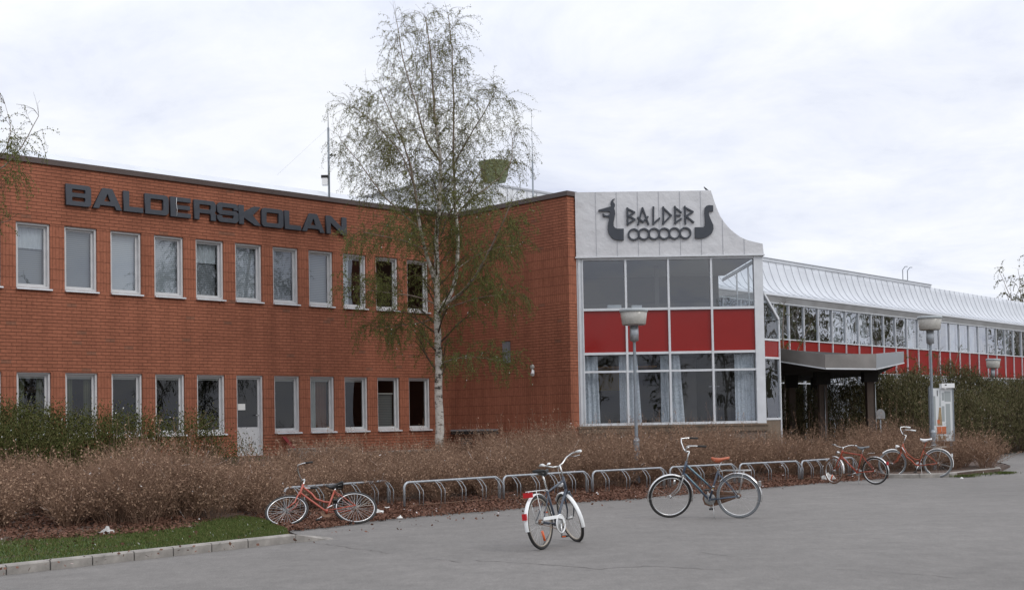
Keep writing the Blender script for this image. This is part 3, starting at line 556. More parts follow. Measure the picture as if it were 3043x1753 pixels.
# ================================================================== FACADE LETTERING
GL = {}
def rr(x0, z0, x1, z1, c=.12, corners=(1, 1, 1, 1), n=3):
    """rounded rectangle, corners order: bl br tr tl"""
    P = []
    for (cx, cz, a0, k) in ((x0, z0, 180, corners[0]), (x1, z0, 270, corners[1]), (x1, z1, 0, corners[2]), (x0, z1, 90, corners[3])):
        if not k: P.append((cx, cz)); continue
        ox = cx + c if cx == x0 else cx - c; oz = cz + c if cz == z0 else cz - c
        for i in range(n + 1): a = R(a0 + 90 * i / n); P.append((ox + c * math.cos(a), oz + c * math.sin(a)))
    return P
def glyph(ch, W):
    t = .285 * 1.0
    if ch == 'B': return [rr(0, 0, W, 1, .16, (0, 1, 1, 0)), rr(t, .60, W - t, .79, .04), rr(t, .21, W - t, .41, .04)]
    if ch == 'D': return [rr(0, 0, W, 1, .2, (0, 1, 1, 0)), rr(t, .22, W - t, .78, .06)]
    if ch == 'O': return [rr(0, 0, W, 1, .18), rr(t, .22, W - t, .78, .06)]
    if ch == 'L': return [[(0, 0), (W, 0), (W, .24), (t, .24), (t, 1), (0, 1)]]
    if ch == 'E': return [[(0, 0), (W, 0), (W, .21), (t, .21), (t, .395), (W * .96, .395), (W * .96, .595), (t, .595), (t, .79), (W, .79), (W, 1), (0, 1)]]
    if ch == 'A': return [[(0, 0), (t * 1.05, 0), (t * 1.05 + .07, .17), (W - t * 1.05 - .07, .17), (W - t * 1.05, 0), (W, 0), (W * .66, 1), (W * .34, 1)], [(W / 2 - .19, .36), (W / 2 + .19, .36), (W / 2, .76)]]
    if ch == 'R': return [[(0, 0), (t, 0), (t, .34), (W - t - .05, .34), (W - t, .26), (W - t, 0), (W, 0), (W, .34), (W - .07, .43), (W, .52), (W, .86), (W - .13, 1), (0, 1)], rr(t, .54, W - t, .79, .05)]
    if ch == 'S': return [[(W, .67), (W - t, .67), (W - t, .78), (t, .78), (t, .61), (W - .14, .61), (W, .49), (W, .14), (W - .14, 0), (.14, 0), (0, .14), (0, .33), (t, .33), (t, .22), (W - t, .22), (W - t, .39), (.14, .39), (0, .51), (0, .86), (.14, 1), (W - .14, 1), (W, .86)]]
    if ch == 'K': return [[(0, 0), (t, 0), (t, .36), (W - .38, 0), (W, 0), (W * .62, .52), (W - .02, 1), (W - .40, 1), (t, .64), (t, 1), (0, 1)]]
    if ch == 'N': return [[(0, 0), (t, 0), (t, .62), (W - t, 0), (W, 0), (W, 1), (W - t, 1), (W - t, .38), (t, 1), (0, 1)]]
def curve_letter(loops, w_, h_, depth, name, parent, loc, m):
    cu = D.curves.new('t', 'CURVE'); cu.dimensions = '2D'; cu.fill_mode = 'BOTH'; cu.extrude = depth / 2; cu.bevel_depth = .004; cu.bevel_resolution = 0
    for lp in loops:
        sp = cu.splines.new('POLY'); sp.points.add(len(lp) - 1); sp.use_cyclic_u = True
        for i, (x, z) in enumerate(lp): sp.points[i].co = (x * h_, z * h_, 0, 1)
    o = D.objects.new('t', cu); me = D.meshes.new_from_object(o); D.objects.remove(o)
    me.transform(Matrix.Rotation(math.pi / 2, 4, 'X')); me.name = name; me.materials.clear(); me.materials.append(MATS[m])
    ob = D.objects.new(name, me); COL.objects.link(ob); ob.parent = parent; ob.location = loc
    return ob
sign = empty('facade_lettering', P0, rotz(u), label='large charcoal block letters reading BALDERSKOLAN high on the brick wall', cat='sign')
hL = .515
for ch, a, b in [('B', 1.21, 1.85), ('A', 1.90, 2.67), ('L', 2.72, 3.25), ('D', 3.31, 3.97), ('E', 4.03, 4.61), ('R', 4.72, 5.36), ('S', 5.41, 6.06), ('K', 6.08, 6.77), ('O', 6.8, 7.5), ('L', 7.55, 8.09), ('A', 8.13, 8.90), ('N', 8.97, 9.68)]:
    W_ = (b - a) / hL; lp = glyph(ch, W_); curve_letter(lp, b - a, hL, .07, 'letter', sign, (a, -.06, 7.163), 'letter_grey')
mb = MB(); mb.tube([(4.20, -.1, 7.18), (4.21, -.102, 7.35), (4.19, -.1, 7.5), (4.2, -.1, 7.66)], .006, 'plastic_white', 4); mb.build('drip', sign)

# ================================================================== GLASS TOWER
T0 = np.array([1.89, 36.31, 0]); nw = np.array([math.cos(WA), -math.sin(WA), 0])
def tz(x, y):
    P = onplane(x, y, T0, nw); return float((P - T0) @ wd), float(P[2])
tower = empty('entrance_tower', T0, rotz(wd), label='glass-fronted tower with red panels and a white metal gable', cat='building')
ms = [.21, 1.44, 2.675, 3.92, 5.16]
mb = MB(); mb.box(0, .07, -.03, .12, 1.49, 6.32, 'white_paint'); mb.box(.07, .13, -.06, .12, 1.49, 6.322, 'white_paint'); mb.box(.13, .175, -.02, .12, 1.49, 6.32, 'white_paint'); mb.box(.175, .21, -.05, .12, 1.49, 6.322, 'white_paint')
mb.box(5.16, 5.42, -.05, .14, 1.45, 6.33, 'white_paint')
for x in ms[1:4]: mb.box(x - .03, x + .03, -.045, .1, 1.49, 6.32, 'white_paint')
segs = [(.21, 1.41), (1.47, 2.645), (2.705, 3.89), (3.95, 5.16)]
for a, b in segs:
    for z, h_ in ((6.285, .035), (4.83, .035), (3.56, .035), (3.04, .03), (1.525, .035)): mb.box(a, b, -.035, .09, z - h_, z + h_, 'white_paint')
mb.build('frame', tower)
for a, b in segs:
    for z0, z1, nm, m, y in ((4.865, 6.25, 'window', 'glass', .03), (3.595, 4.795, 'red_panel', 'red_panel', .02), (3.07, 3.525, 'window', 'glass_tower', .03), (1.56, 3.01, 'window', 'glass_tower', .03)):
        if nm == 'window': MB().quad((a, y, z0), (b, y, z0), (b, y, z1), (a, y, z1), m).build(nm, tower)
        else: MB().box(a, b, y, y + .04, z0, z1, m).build(nm, tower)
gp = [tz(*p) for p in [(2110.6, 568.3), (2117.7, 590.9), (2127, 618), (2139, 645.4), (2150, 662), (2165, 680), (2181, 694), (2198, 706), (2213, 713), (2229, 718), (2246, 722), (2264, 726)]]
gpoly = [(.02, 6.33), (5.45, 6.33)] + [(max(x, .03), z) for x, z in gp[::-1]] + [(.02, 8.22)]
mb = MB(); mb.prism(gpoly, -.10, .02, 'cladding'); mb.build('gable', tower)
mb = MB(); mb.box(-.01, 5.47, -.13, -.09, 6.315, 6.35, 'white_paint'); mb.box(5.42, 5.47, -.09, .3, 6.315, 6.345, 'dark'); mb.build('drip_edge', tower)
sx = [(290, 300), (550, 562), (812, 826), (1076, 1090), (1340, 1352), (1600, 1613), (1868, 1880), (2140, 2140)]
mb = MB()
for xt, xb in sx:
    t_ = tz(1700 + (xt + xb) / 2 * .23734, 660)[0]; zt = 8.22
    for (xa, za), (xb2, zb) in zip(gp[:-1], gp[1:]):
        if xa <= t_ <= xb2: zt = za + (zb - za) * (t_ - xa) / (xb2 - xa)
    MB().box(t_ - .005, t_ + .005, -.113, -.10, 6.35, zt - .01, 'seam').build('seam', tower)
# roof sheet running back from the gable
rp_ = [(.02, 8.2)] + gp; V = []; F = []
for i, (x, z) in enumerate(rp_):
    V += [(x - .02, .02, z - .01), (x - .9, 5.5, z - .01)]
    if i: F.append((2 * i - 2, 2 * i, 2 * i + 1, 2 * i - 1))
mb = MB(); mb.add(V, F, 'roof_metal', True); mb.build('roof', tower)
mb = MB(); mb.box(.0, 5.44, -.12, .3, 1.27, 1.485, 'plinth_beam'); mb.box(-.03, 5.47, -.15, .3, 1.43, 1.47, 'plinth_beam'); mb.box(.02, 5.40, -.02, .3, -.05, 1.27, 'plinth'); mb.build('plinth', tower)
# interior: two floors, curtains downstairs
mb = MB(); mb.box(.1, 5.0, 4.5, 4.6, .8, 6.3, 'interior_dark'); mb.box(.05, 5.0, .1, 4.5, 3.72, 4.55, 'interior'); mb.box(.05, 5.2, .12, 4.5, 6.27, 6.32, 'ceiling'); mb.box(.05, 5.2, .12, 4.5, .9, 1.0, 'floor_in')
mb.box(-.1, .03, .1, 4.5, 1, 6.3, 'interior'); mb.box(.6, 1.7, 4.3, 4.49, 1, 3.3, 'yellow_wall'); mb.box(1.0, 1.7, 4.2, 4.29, 1, 2.6, 'dark'); mb.box(2.2, 2.9, 4.2, 4.49, 1, 3.1, 'yellow_wall')
for k in range(4): mb.box(.4, 2.6, 2.2 + k * .4, 2.26 + k * .4, 3.25, 3.29, 'wood_warm')
mb.box(2.5, 2.62, 1.5, 1.62, 4.55, 6.27, 'interior'); mb.box(.1, 5, 4.44, 4.49, 4.55, 5.4, 'interior')
mb.box(.95, 1.35, .4, .6, 4.87, 5.0, 'white_paint'); mb.box(1.65, 1.95, .4, .6, 4.87, 4.98, 'white_paint'); mb.box(3.4, 3.8, 2.2, 2.25, 1, 3.5, 'interior'); mb.box(4.35, 4.38, 2.0, 2.03, 1, 3.3, 'white_paint'); mb.box(4.15, 4.8, 2.0, 2.02, 2.6, 2.64, 'white_paint')
mb.build('interior', tower)
for a, b, tp in [(.22, .60, .05), (1.22, 1.42, 0), (1.48, 1.75, .1), (2.42, 2.65, 0), (2.70, 2.98, .12), (4.58, 5.15, .01)]:
    wavy(a, b, 1.56, 3.50, .20, .022, max(2, int((b - a) * 9)), 'curtain_blue', tp).build('curtain', tower)
# glazed side facet beside the corner post, and the walls running back behind it
cw = T0 + wd * 5.42; side = empty('glazed_porch', cw, rotz(qd), label='narrow glazed porch with a slanted top and small red panel right of the white tower', cat='porch')
mb = MB(); fr = 'white_paint'
mb.box(0, .80, -.02, .04, 3.87, 3.93, fr); mb.box(0, .80, -.02, .04, 3.34, 3.40, fr); mb.box(0, .80, -.02, .04, 1.57, 1.63, fr); mb.box(.80, .85, -.03, .05, .2, 4.50, fr)
mb.add([(0, -.03, 5.22), (0, -.03, 5.30), (.85, -.03, 4.55), (.83, -.03, 4.46), (0, .05, 5.22), (0, .05, 5.30), (.85, .05, 4.55), (.83, .05, 4.46)], [(0, 1, 2, 3), (7, 6, 5, 4), (0, 4, 5, 1), (1, 5, 6, 2), (2, 6, 7, 3), (3, 7, 4, 0)], fr); mb.build('frame', side)
MB().add([(0, .01, 3.93), (.8, .01, 3.93), (.8, .01, 4.50), (0, .01, 5.22)], [(0, 1, 2, 3)], 'glass_pale').build('window', side)
MB().box(0, .8, .005, .03, 3.40, 3.87, 'red_panel').build('red_panel', side)
MB().quad((0, .01, 1.63), (.8, .01, 1.63), (.8, .01, 3.34), (0, .01, 3.34), 'glass').build('window', side)
MB().box(0, .80, 0, .04, .1, 1.57, 'plinth_beam').build('base_panel', side)
mb = MB(); mb.add([(0, .04, 5.27), (.84, .04, 4.53), (.84, 7, 4.53), (0, 7, 5.27)], [(0, 1, 2, 3)], 'glass_pale'); mb.build('roof', side)
mb = MB(); mb.box(.80, .84, .06, 7.0, .1, 4.5, 'interior_dark'); mb.build('rear_wall', side); mb = MB(); mb.box(0.02, .78, 1.2, 1.3, 1, 3.9, 'interior_dark'); mb.build('inner_wall', side)
mb = MB(); mb.box(5.30, 5.38, .15, 5.5, .5, 4.85, 'interior_dark'); mb.box(5.32, 5.36, .15, 5.5, 6.2, 6.3, 'white_paint'); mb.box(5.32, 5.36, 1.5, 1.56, 4.85, 6.2, 'white_paint'); mb.box(5.32, 5.36, 3.2, 3.26, 4.85, 6.2, 'white_paint'); mb.build('side_wall', tower)

# ================================================================== EMBLEM on the gable
emb = empty('longship_emblem', T0, rotz(wd), label='charcoal longship emblem reading BALDER on the white metal gable', cat='sign')
def ez(p): return tz(1700 + p[0] * .23734, 560 + p[1] * .23734)
prow = [(527, 140), (497, 150), (480, 175), (476, 205), (488, 233), (470, 240), (325, 280), (325, 300), (440, 300), (462, 305), (470, 320), (462, 342), (430, 350), (400, 343), (378, 318), (378, 360), (395, 367), (458, 370), (455, 400), (441, 480), (441, 530), (455, 580), (490, 625), (530, 650), (580, 660), (640, 660), (640, 515), (560, 515), (530, 503), (513, 480), (512, 440), (533, 330), (530, 290), (517, 262), (530, 235), (530, 210), (507, 180), (505, 162), (527, 148)]
stern = [(1755, 225), (1755, 298), (1705, 300), (1697, 325), (1720, 390), (1755, 470), (1758, 520), (1740, 570), (1700, 605), (1650, 628), (1600, 636), (1527, 635), (1527, 497), (1630, 497), (1648, 480), (1655, 440), (1650, 380), (1645, 300), (1650, 255), (1670, 230), (1700, 222)]
for nm, pl in (('prow', prow), ('stern', stern)):
    mb = MB(); mb.prism([ez(p) for p in pl], -.165, -.105, 'letter_grey', 'letter_side'); mb.build(nm, emb)
strokes = {'B': [((684, 256), (688, 466)), ((680, 264), (775, 312)), ((775, 312), (690, 362)), ((692, 352), (778, 400)), ((778, 400), (680, 463))],
 'A': [((873, 255), (818, 464)), ((873, 255), (950, 464)), ((813, 375), (880, 432)), ((880, 432), (942, 365))],
 'L': [((1010, 243), (1008, 462)), ((1006, 456), (1087, 384))],
 'D': [((1132, 243), (1134, 458)), ((1126, 250), (1232, 350)), ((1232, 350), (1128, 456))],
 'E': [((1277, 236), (1284, 453)), ((1272, 245), (1358, 314)), ((1282, 353), (1344, 350)), ((1358, 388), (1277, 446))],
 'R': [((1401, 236), (1408, 455)), ((1393, 246), (1503, 305)), ((1503, 305), (1404, 366)), ((1408, 352), (1512, 438))]}
for li, (ch, st) in enumerate(strokes.items()):
    mb = MB()
    for k, (a, b) in enumerate(st):
        a = np.array(ez(a)); b = np.array(ez(b)); d = b - a; d /= np.linalg.norm(d); n = np.array([-d[1], d[0]]) * .024; a2 = a - d * .012; b2 = b + d * .012
        mb.prism([tuple(a2 - n), tuple(b2 - n), tuple(b2 + n), tuple(a2 + n)], -.165 - k * .0025, -.115, 'letter_grey', 'letter_side')
    mb.build('letter', emb)
for k, (cx, cz) in enumerate([(765, 587), (891, 583), (1018, 579), (1145, 577), (1273, 573), (1408, 570)]):
    x, z = ez((cx, cz)); mb = MB(); y0 = -.165 - (k % 2) * .004
    mb.lathe([(.127, -.11 - y0), (.127, 0), (.177, 0), (.177, -.11 - y0)], 'letter_grey', 36, (x, y0, z), 'Y', smooth=False); mb.build('shield_ring', emb)

# ================================================================== LONG WING
nq = np.array([math.cos(Q), -math.sin(Q), 0]); W0 = nq * -26.2 + qd * 32.8; WL = 47
wing = empty('long_wing', W0, rotz(qd), label='long low wing with a curved pale metal roof, ribbon windows and a red panel band', cat='building')
mul = [1.128 + 1.238 * k for k in range(37)]; mul = [m for m in mul if m < WL]
mb = MB()
for m in mul: mb.box(m - .022, m + .022, -.04, .08, .6, 6.28, 'white_paint')
for a, b in zip(mul[:-1], mul[1:]):
    for z in (6.26, 4.83, 3.56, 3.04, .62): mb.box(a + .022, b - .022, -.03, .07, z - .022, z + .022, 'white_paint')
mb.build('frame', wing)
for k, (a, b) in enumerate(zip(mul[:-1], mul[1:])):
    jt = lambda: random.uniform(-.006, .006)
    j = [jt() for _ in range(4)]
    MB().quad((a + .02, .02 + j[0], 4.85), (b - .02, .02 + j[1], 4.85), (b - .02, .02 + j[2], 6.24), (a + .02, .02 + j[3], 6.24), 'glass_wing').build('window', wing)
    MB().box(a + .02, b - .02, .02, .06, 3.58, 4.81, 'red_panel_dull').build('red_panel', wing)
    MB().quad((a + .02, .02, 3.06), (b - .02, .02 + j[1], 3.06), (b - .02, .02, 3.54), (a + .02, .02 + j[3], 3.54), 'glass_wing').build('window', wing)
    if (k % 10 in (3, 4, 5, 9)): MB().quad((a + .05, .2, 4.85), (b - .05, .2, 4.85), (b - .05, .2, 6.24), (a + .05, .2, 6.24), 'curtain_white').build('blind', wing)
MB().quad((1, .025, .64), (WL - 1, .025, .64), (WL - 1, .025, 3.02), (1, .025, 3.02), 'glass').build('ground_floor_glazing', wing)
MB().box(0, WL, .0, .2, -.1, .58, 'plinth').build('plinth', wing)
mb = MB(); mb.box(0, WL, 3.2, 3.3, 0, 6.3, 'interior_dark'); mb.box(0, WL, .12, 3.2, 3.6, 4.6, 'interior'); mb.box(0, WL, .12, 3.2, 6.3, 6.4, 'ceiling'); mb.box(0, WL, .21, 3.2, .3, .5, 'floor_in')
for x in np.arange(3, WL, 6.2): mb.box(x, x + .1, .12, 3.2, 4.6, 6.3, 'interior')
mb.build('interior', wing)
prof = [(-.14, 6.60), (-.14, 6.66), (.10, 6.69), (.36, 6.78), (.58, 6.93), (.76, 7.14), (.90, 7.40), (1.01, 7.70), (1.09, 7.98), (1.14, 8.2), (1.3, 8.22), (1.5, 8.20), (7, 8.1)]
mb = MB(); V = [(x, y, z) for y, z in prof for x in (-.3, WL)]; mb.add(V, [(2 * i, 2 * i + 1, 2 * i + 3, 2 * i + 2) for i in range(len(prof) - 1)], 'roof_metal', True); mb.build('roof', wing)
mb = MB(); mb.prism([(0, 0), (1, 0), (1, 1), (0, 1)], 0, 0.001, 'seam') if False else None
x = .3
while x < WL:
    for (y0, z0), (y1, z1) in zip(prof[1:9], prof[2:10]):
        dy, dz = y1 - y0, z1 - z0; L_ = math.hypot(dy, dz); ny, nz = -dz / L_ * .022, dy / L_ * .022
        mb.add([(x, y0, z0), (x, y1, z1), (x, y1 + ny, z1 + nz), (x, y0 + ny, z0 + nz), (x + .009, y0, z0), (x + .009, y1, z1), (x + .009, y1 + ny, z1 + nz), (x + .009, y0 + ny, z0 + nz)], [(0, 1, 2, 3), (4, 7, 6, 5), (3, 2, 6, 7)], 'seam')
    x += .619
mb.mats = ['roof_seam']; mb.build('standing_seam', wing)
mb = MB(); mb.add([(-.3, -.13, 6.60), (WL, -.13, 6.60), (WL, -.04, 6.28), (-.3, -.04, 6.28), (-.3, .3, 6.60), (WL, .3, 6.60), (WL, .3, 6.285), (-.3, .3, 6.285)], [(0, 1, 2, 3), (0, 4, 5, 1), (3, 2, 6, 7)], 'fascia_metal'); mb.box(-.3, WL, -.15, -.10, 6.56, 6.60, 'white_paint'); mb.box(-.3, WL, -.065, -.04, 6.265, 6.295, 'white_paint'); mb.build('fascia', wing)
mb = MB(); mb.box(-.3, 30.2, 1.12, 1.6, 8.21, 8.34, 'roof_metal'); mb.box(-.3, 30.24, 1.09, 1.64, 8.34, 8.365, 'seam'); mb.build('ridge_cap', wing)
# hooked roof ladder top
lp = onplane(2686, 835, W0 + nq * -1.4, nq); lx = float((lp - W0) @ qd)
mb = MB()
for dx in (0, .55): mb.tube([(lx + dx, 1.45, 8.2), (lx + dx, 1.45, 8.95), (lx + dx - .03, 1.3, 9.1), (lx + dx - .1, 1.15, 9.08)], .022, 'galv', 6)
mb.tube([(lx, 1.45, 8.45), (lx + .55, 1.45, 8.45)], .018, 'galv', 6); o = mb.build('roof_ladder', None, W0, rotz(qd)); tag(o, 'hooked top of a thin steel ladder on the ridge of the curved roof', 'ladder')

# ================================================================== CANOPY on columns
can = empty('entrance_canopy', (0, 0, 0), 0, label='angular flat canopy with a dull metal fascia on brown columns before the long wing', cat='canopy')
cp = [(2319, 1073, 1035, 38.3), (2452, 1094, 1052, 37.4), (2604, 1095.5, 1051, 38.0), (2686, 1077, 1044, 44.0)]
lo_ = [atY(x, b, Y) for x, b, t, Y in cp]; hi_ = [atY(x, t, Y) for x, b, t, Y in cp]
back = [np.array([14.6, 50.5, 0]), np.array([11.6, 50.5, 0]), np.array([8.9, 47.5, 0])]; bzs = [3.25, 3.07, 3.15]
for i in range(3):
    a, b, c, d = lo_[i], lo_[i + 1], hi_[i + 1], hi_[i]; n = np.cross(b - a, [0, 0, 1]); n = n / np.linalg.norm(n) * -.06
    mb = MB(); mb.add([a, b, c, d, a + n, b + n, c + n, d + n], [(0, 1, 2, 3), (4, 7, 6, 5), (3, 2, 6, 7), (0, 4, 5, 1), (0, 3, 7, 4), (1, 5, 6, 2)], 'canopy_metal' if i < 2 else 'galv')
    mb.build('fascia', can)
    d_ = np.array([0, 0, .03]); mb = MB(); m2 = n * -.35; mb.add([a - d_ + m2, b - d_ + m2, b + d_ * .3 + m2, a + d_ * .3 + m2, a - d_ + n, b - d_ + n], [(0, 1, 2, 3), (0, 4, 5, 1)], 'white_paint'); mb.build('drip_edge', can)
und = [p + np.array([0, .08, .02]) for p in lo_] + [np.array([b[0], b[1], z]) for b, z in zip(back, bzs)]
topv = [p + np.array([0, .08, -.03]) for p in hi_] + [np.array([b[0], b[1], z + .45]) for b, z in zip(back, bzs)]
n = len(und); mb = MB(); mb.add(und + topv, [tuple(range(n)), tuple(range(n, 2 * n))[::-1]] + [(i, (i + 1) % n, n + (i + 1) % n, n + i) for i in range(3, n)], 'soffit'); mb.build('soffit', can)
def column(px0, px1, Y, ztop, pipe=0, cap=True):
    a = atY(px0, 1240, Y); b = atY(px1, 1240, Y); w_ = float(b[0] - a[0]); c = (a + b) / 2
    mb = MB(); mb.box(-w_ / 2, w_ / 2, -w_ / 2, w_ / 2, -.1, ztop, 'column')
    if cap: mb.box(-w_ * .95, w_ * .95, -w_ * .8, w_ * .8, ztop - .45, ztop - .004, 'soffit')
    o = mb.build('column', can, (c[0], c[1], 0))
    if pipe: MB().tube([(pipe * w_ * .35, -w_ / 2 - .03, 0), (pipe * w_ * .35, -w_ / 2 - .03, ztop - .5)], .014, 'galv', 6).build('rain_pipe', o)
column(2434, 2457, 41.5, 3.14, .5); column(2576, 2598, 42.5, 3.22, 1.6); column(2347, 2364, 45, 3.14); column(2420, 2434, 48, 3.12)

# ================================================================== VEGETATION
def unit(v): return v / (np.linalg.norm(v) + 1e-9)
def birch(stems, seed, low_z, spread, dens=1.0, twig_len=(.35, .9), trunk_r=.05, upright_top=True):
    """stems: list of (polyline, r0, r1, first fraction that carries branches)."""
    g = np.random.default_rng(seed); thick = []; S0 = []; S1 = []; Ra = []; Rb = []; LC = []; LA = []; LOW = []
    def twig(p, d, L, r=.004, leaf=True):
        n = max(3, int(L / .13)); step = L / n; q = p.copy(); dd = d.copy(); drop = g.uniform(.25, .6)
        for i in range(n):
            dd = unit(dd + np.array([0, 0, -drop]) + g.normal(size=3) * .12); q2 = q + dd * step
            S0.append(q.copy()); S1.append(q2); Ra.append(r * (1 - i / n * .6)); Rb.append(r * (1 - (i + 1) / n * .6))
            if leaf:
                for k in range(g.integers(4, 10) if q[2] > 7.4 else g.integers(7, 14)):
                    f = g.random(); LC.append(q * (1 - f) + q2 * f + g.normal(size=3) * .024); LA.append((0, 0, -1))
            q = q2
    def branch(p, d, L, r, depth):
        n = max(4, int(L / .28)); step = L / n; q = p.copy(); dd = d.copy(); pts = [q.copy()]
        for i in range(n):
            t = i / n; dd = unit(dd + np.array([0, 0, .10 - .34 * t]) + g.normal(size=3) * .10); q = q + dd * step; pts.append(q.copy())
            rr_ = r * (1 - t * .8)
            S0.append(pts[-2]); S1.append(q.copy()); Ra.append(rr_); Rb.append(r * (1 - (i + 1) / n * .8))
            if depth > 0 and t > .12 and g.random() < .62 * dens:
                sd = unit(np.cross(dd, g.normal(size=3))); branch(q, unit(dd * .8 + sd * .75 + np.array([0, 0, .1])), L * (1 - t) * g.uniform(.3, .55) + .25, rr_ * .55, depth - 1)
            for k in range(max(1, int(step / .16 * dens))):
                if t > .15 or depth == 0: twig(q + (pts[-2] - q) * g.random(), unit(dd * .6 + g.normal(size=3) * .55), g.uniform(*twig_len) * (.6 + .6 * (1 - t)))
    for pts, r0, r1, f0 in stems:
        P = np.array(pts, float); seg = np.linalg.norm(np.diff(P, axis=0), axis=1); cum = np.r_[0, np.cumsum(seg)]; T = cum[-1]
        m = int(T / .25) + 2; ts = np.linspace(0, T, m); Q_ = np.stack([np.interp(ts, cum, P[:, k]) for k in range(3)], 1)
        for k in range(2):   # soften corners
            Q_[1:-1] = (Q_[:-2] + Q_[1:-1] * 2 + Q_[2:]) / 4
        Q_[1:-1] += g.normal(size=Q_[1:-1].shape) * .008
        rs = [r0 + (r1 - r0) * (t / T) ** .8 for t in ts]; thick.append((Q_, rs))
        dist = f0 * T; az = g.random() * 6.28
        while dist < T:
            t = dist / T; i = min(len(Q_) - 2, int(t * (m - 1))); p = Q_[i]; sd = unit(Q_[i + 1] - Q_[i]); az += 2.4 + g.normal() * .4
            o = np.array([math.cos(az), math.sin(az), 0]); L = spread(p) * (1 - .55 * t) * g.uniform(.6, 1.1)
            d = unit(o * .8 + sd * .75); branch(p, d, max(.35, L), max(.006, (r0 + (r1 - r0) * t) * .36), 1)
            dist += g.uniform(.16, .34) / dens
        for k in range(6): twig(Q_[-1], unit(g.normal(size=3) * .3 + np.array([0, 0, 1.2])), .5, leaf=False)
    return thick, (np.array(S0), np.array(S1), np.array(Ra), np.array(Rb)), np.array(LC), np.array(LA)
def build_birch(name, stems, seed, low_z, spread, label, leafs=.016, mats=('birch_twig', 'birch_leaf', 'birch_leaf_low'), dens=1., cut=None, group=None, loc=None, tw=(.35, .9), keep=1.):
    thick, (S0, S1, Ra, Rb), LC, LA = birch(stems, seed, low_z, spread, dens, tw)
    g = np.random.default_rng(seed + 1); base = np.array([thick[0][0][0][0], thick[0][0][0][1], 0.])
    e = empty(name, base, 0, label=label, cat='tree', group=group)
    mb = MB()
    for Q_, rs in thick:
        k = sum(1 for r in rs if r > .036); P_ = [tuple(p - base) for p in Q_]
        if k > 1: mb.tube(P_[:k + 1], rs[:k + 1], 'birch_bark', 9)
        if k < len(rs) - 1: mb.tube(P_[max(0, k):], rs[max(0, k):], 'birch_limb', 6)
    mb.build('trunk', e, recalc=False)
    v, f = seg_tubes(S0 - base, S1 - base, Ra, Rb); np_mesh('branches', v, f, mats[0], e)
    if keep < 1: k = g.random(len(LC)) < keep; LC = LC[k]; LA = LA[k]
    s = leafs * g.uniform(.6, 1.35, len(LC)); lo_m = LC[:, 2] + g.normal(size=len(LC)) * .8 < low_z; s[lo_m] *= 1.1
    v, f = leaf_quads(LC - base, s, g, .62, axis=LA); np_mesh('crown', v, f, list(mats[1:3]), e, extra=lo_m.astype(np.int32))
    return e
def px(pl, Y):
    """polyline traced in the photo, each point at its own distance"""
    Ys = Y if isinstance(Y, (list, tuple)) else [Y] * len(pl); return [atY(a, b, y) for (a, b), y in zip(pl, Ys)]
TY = 32.6
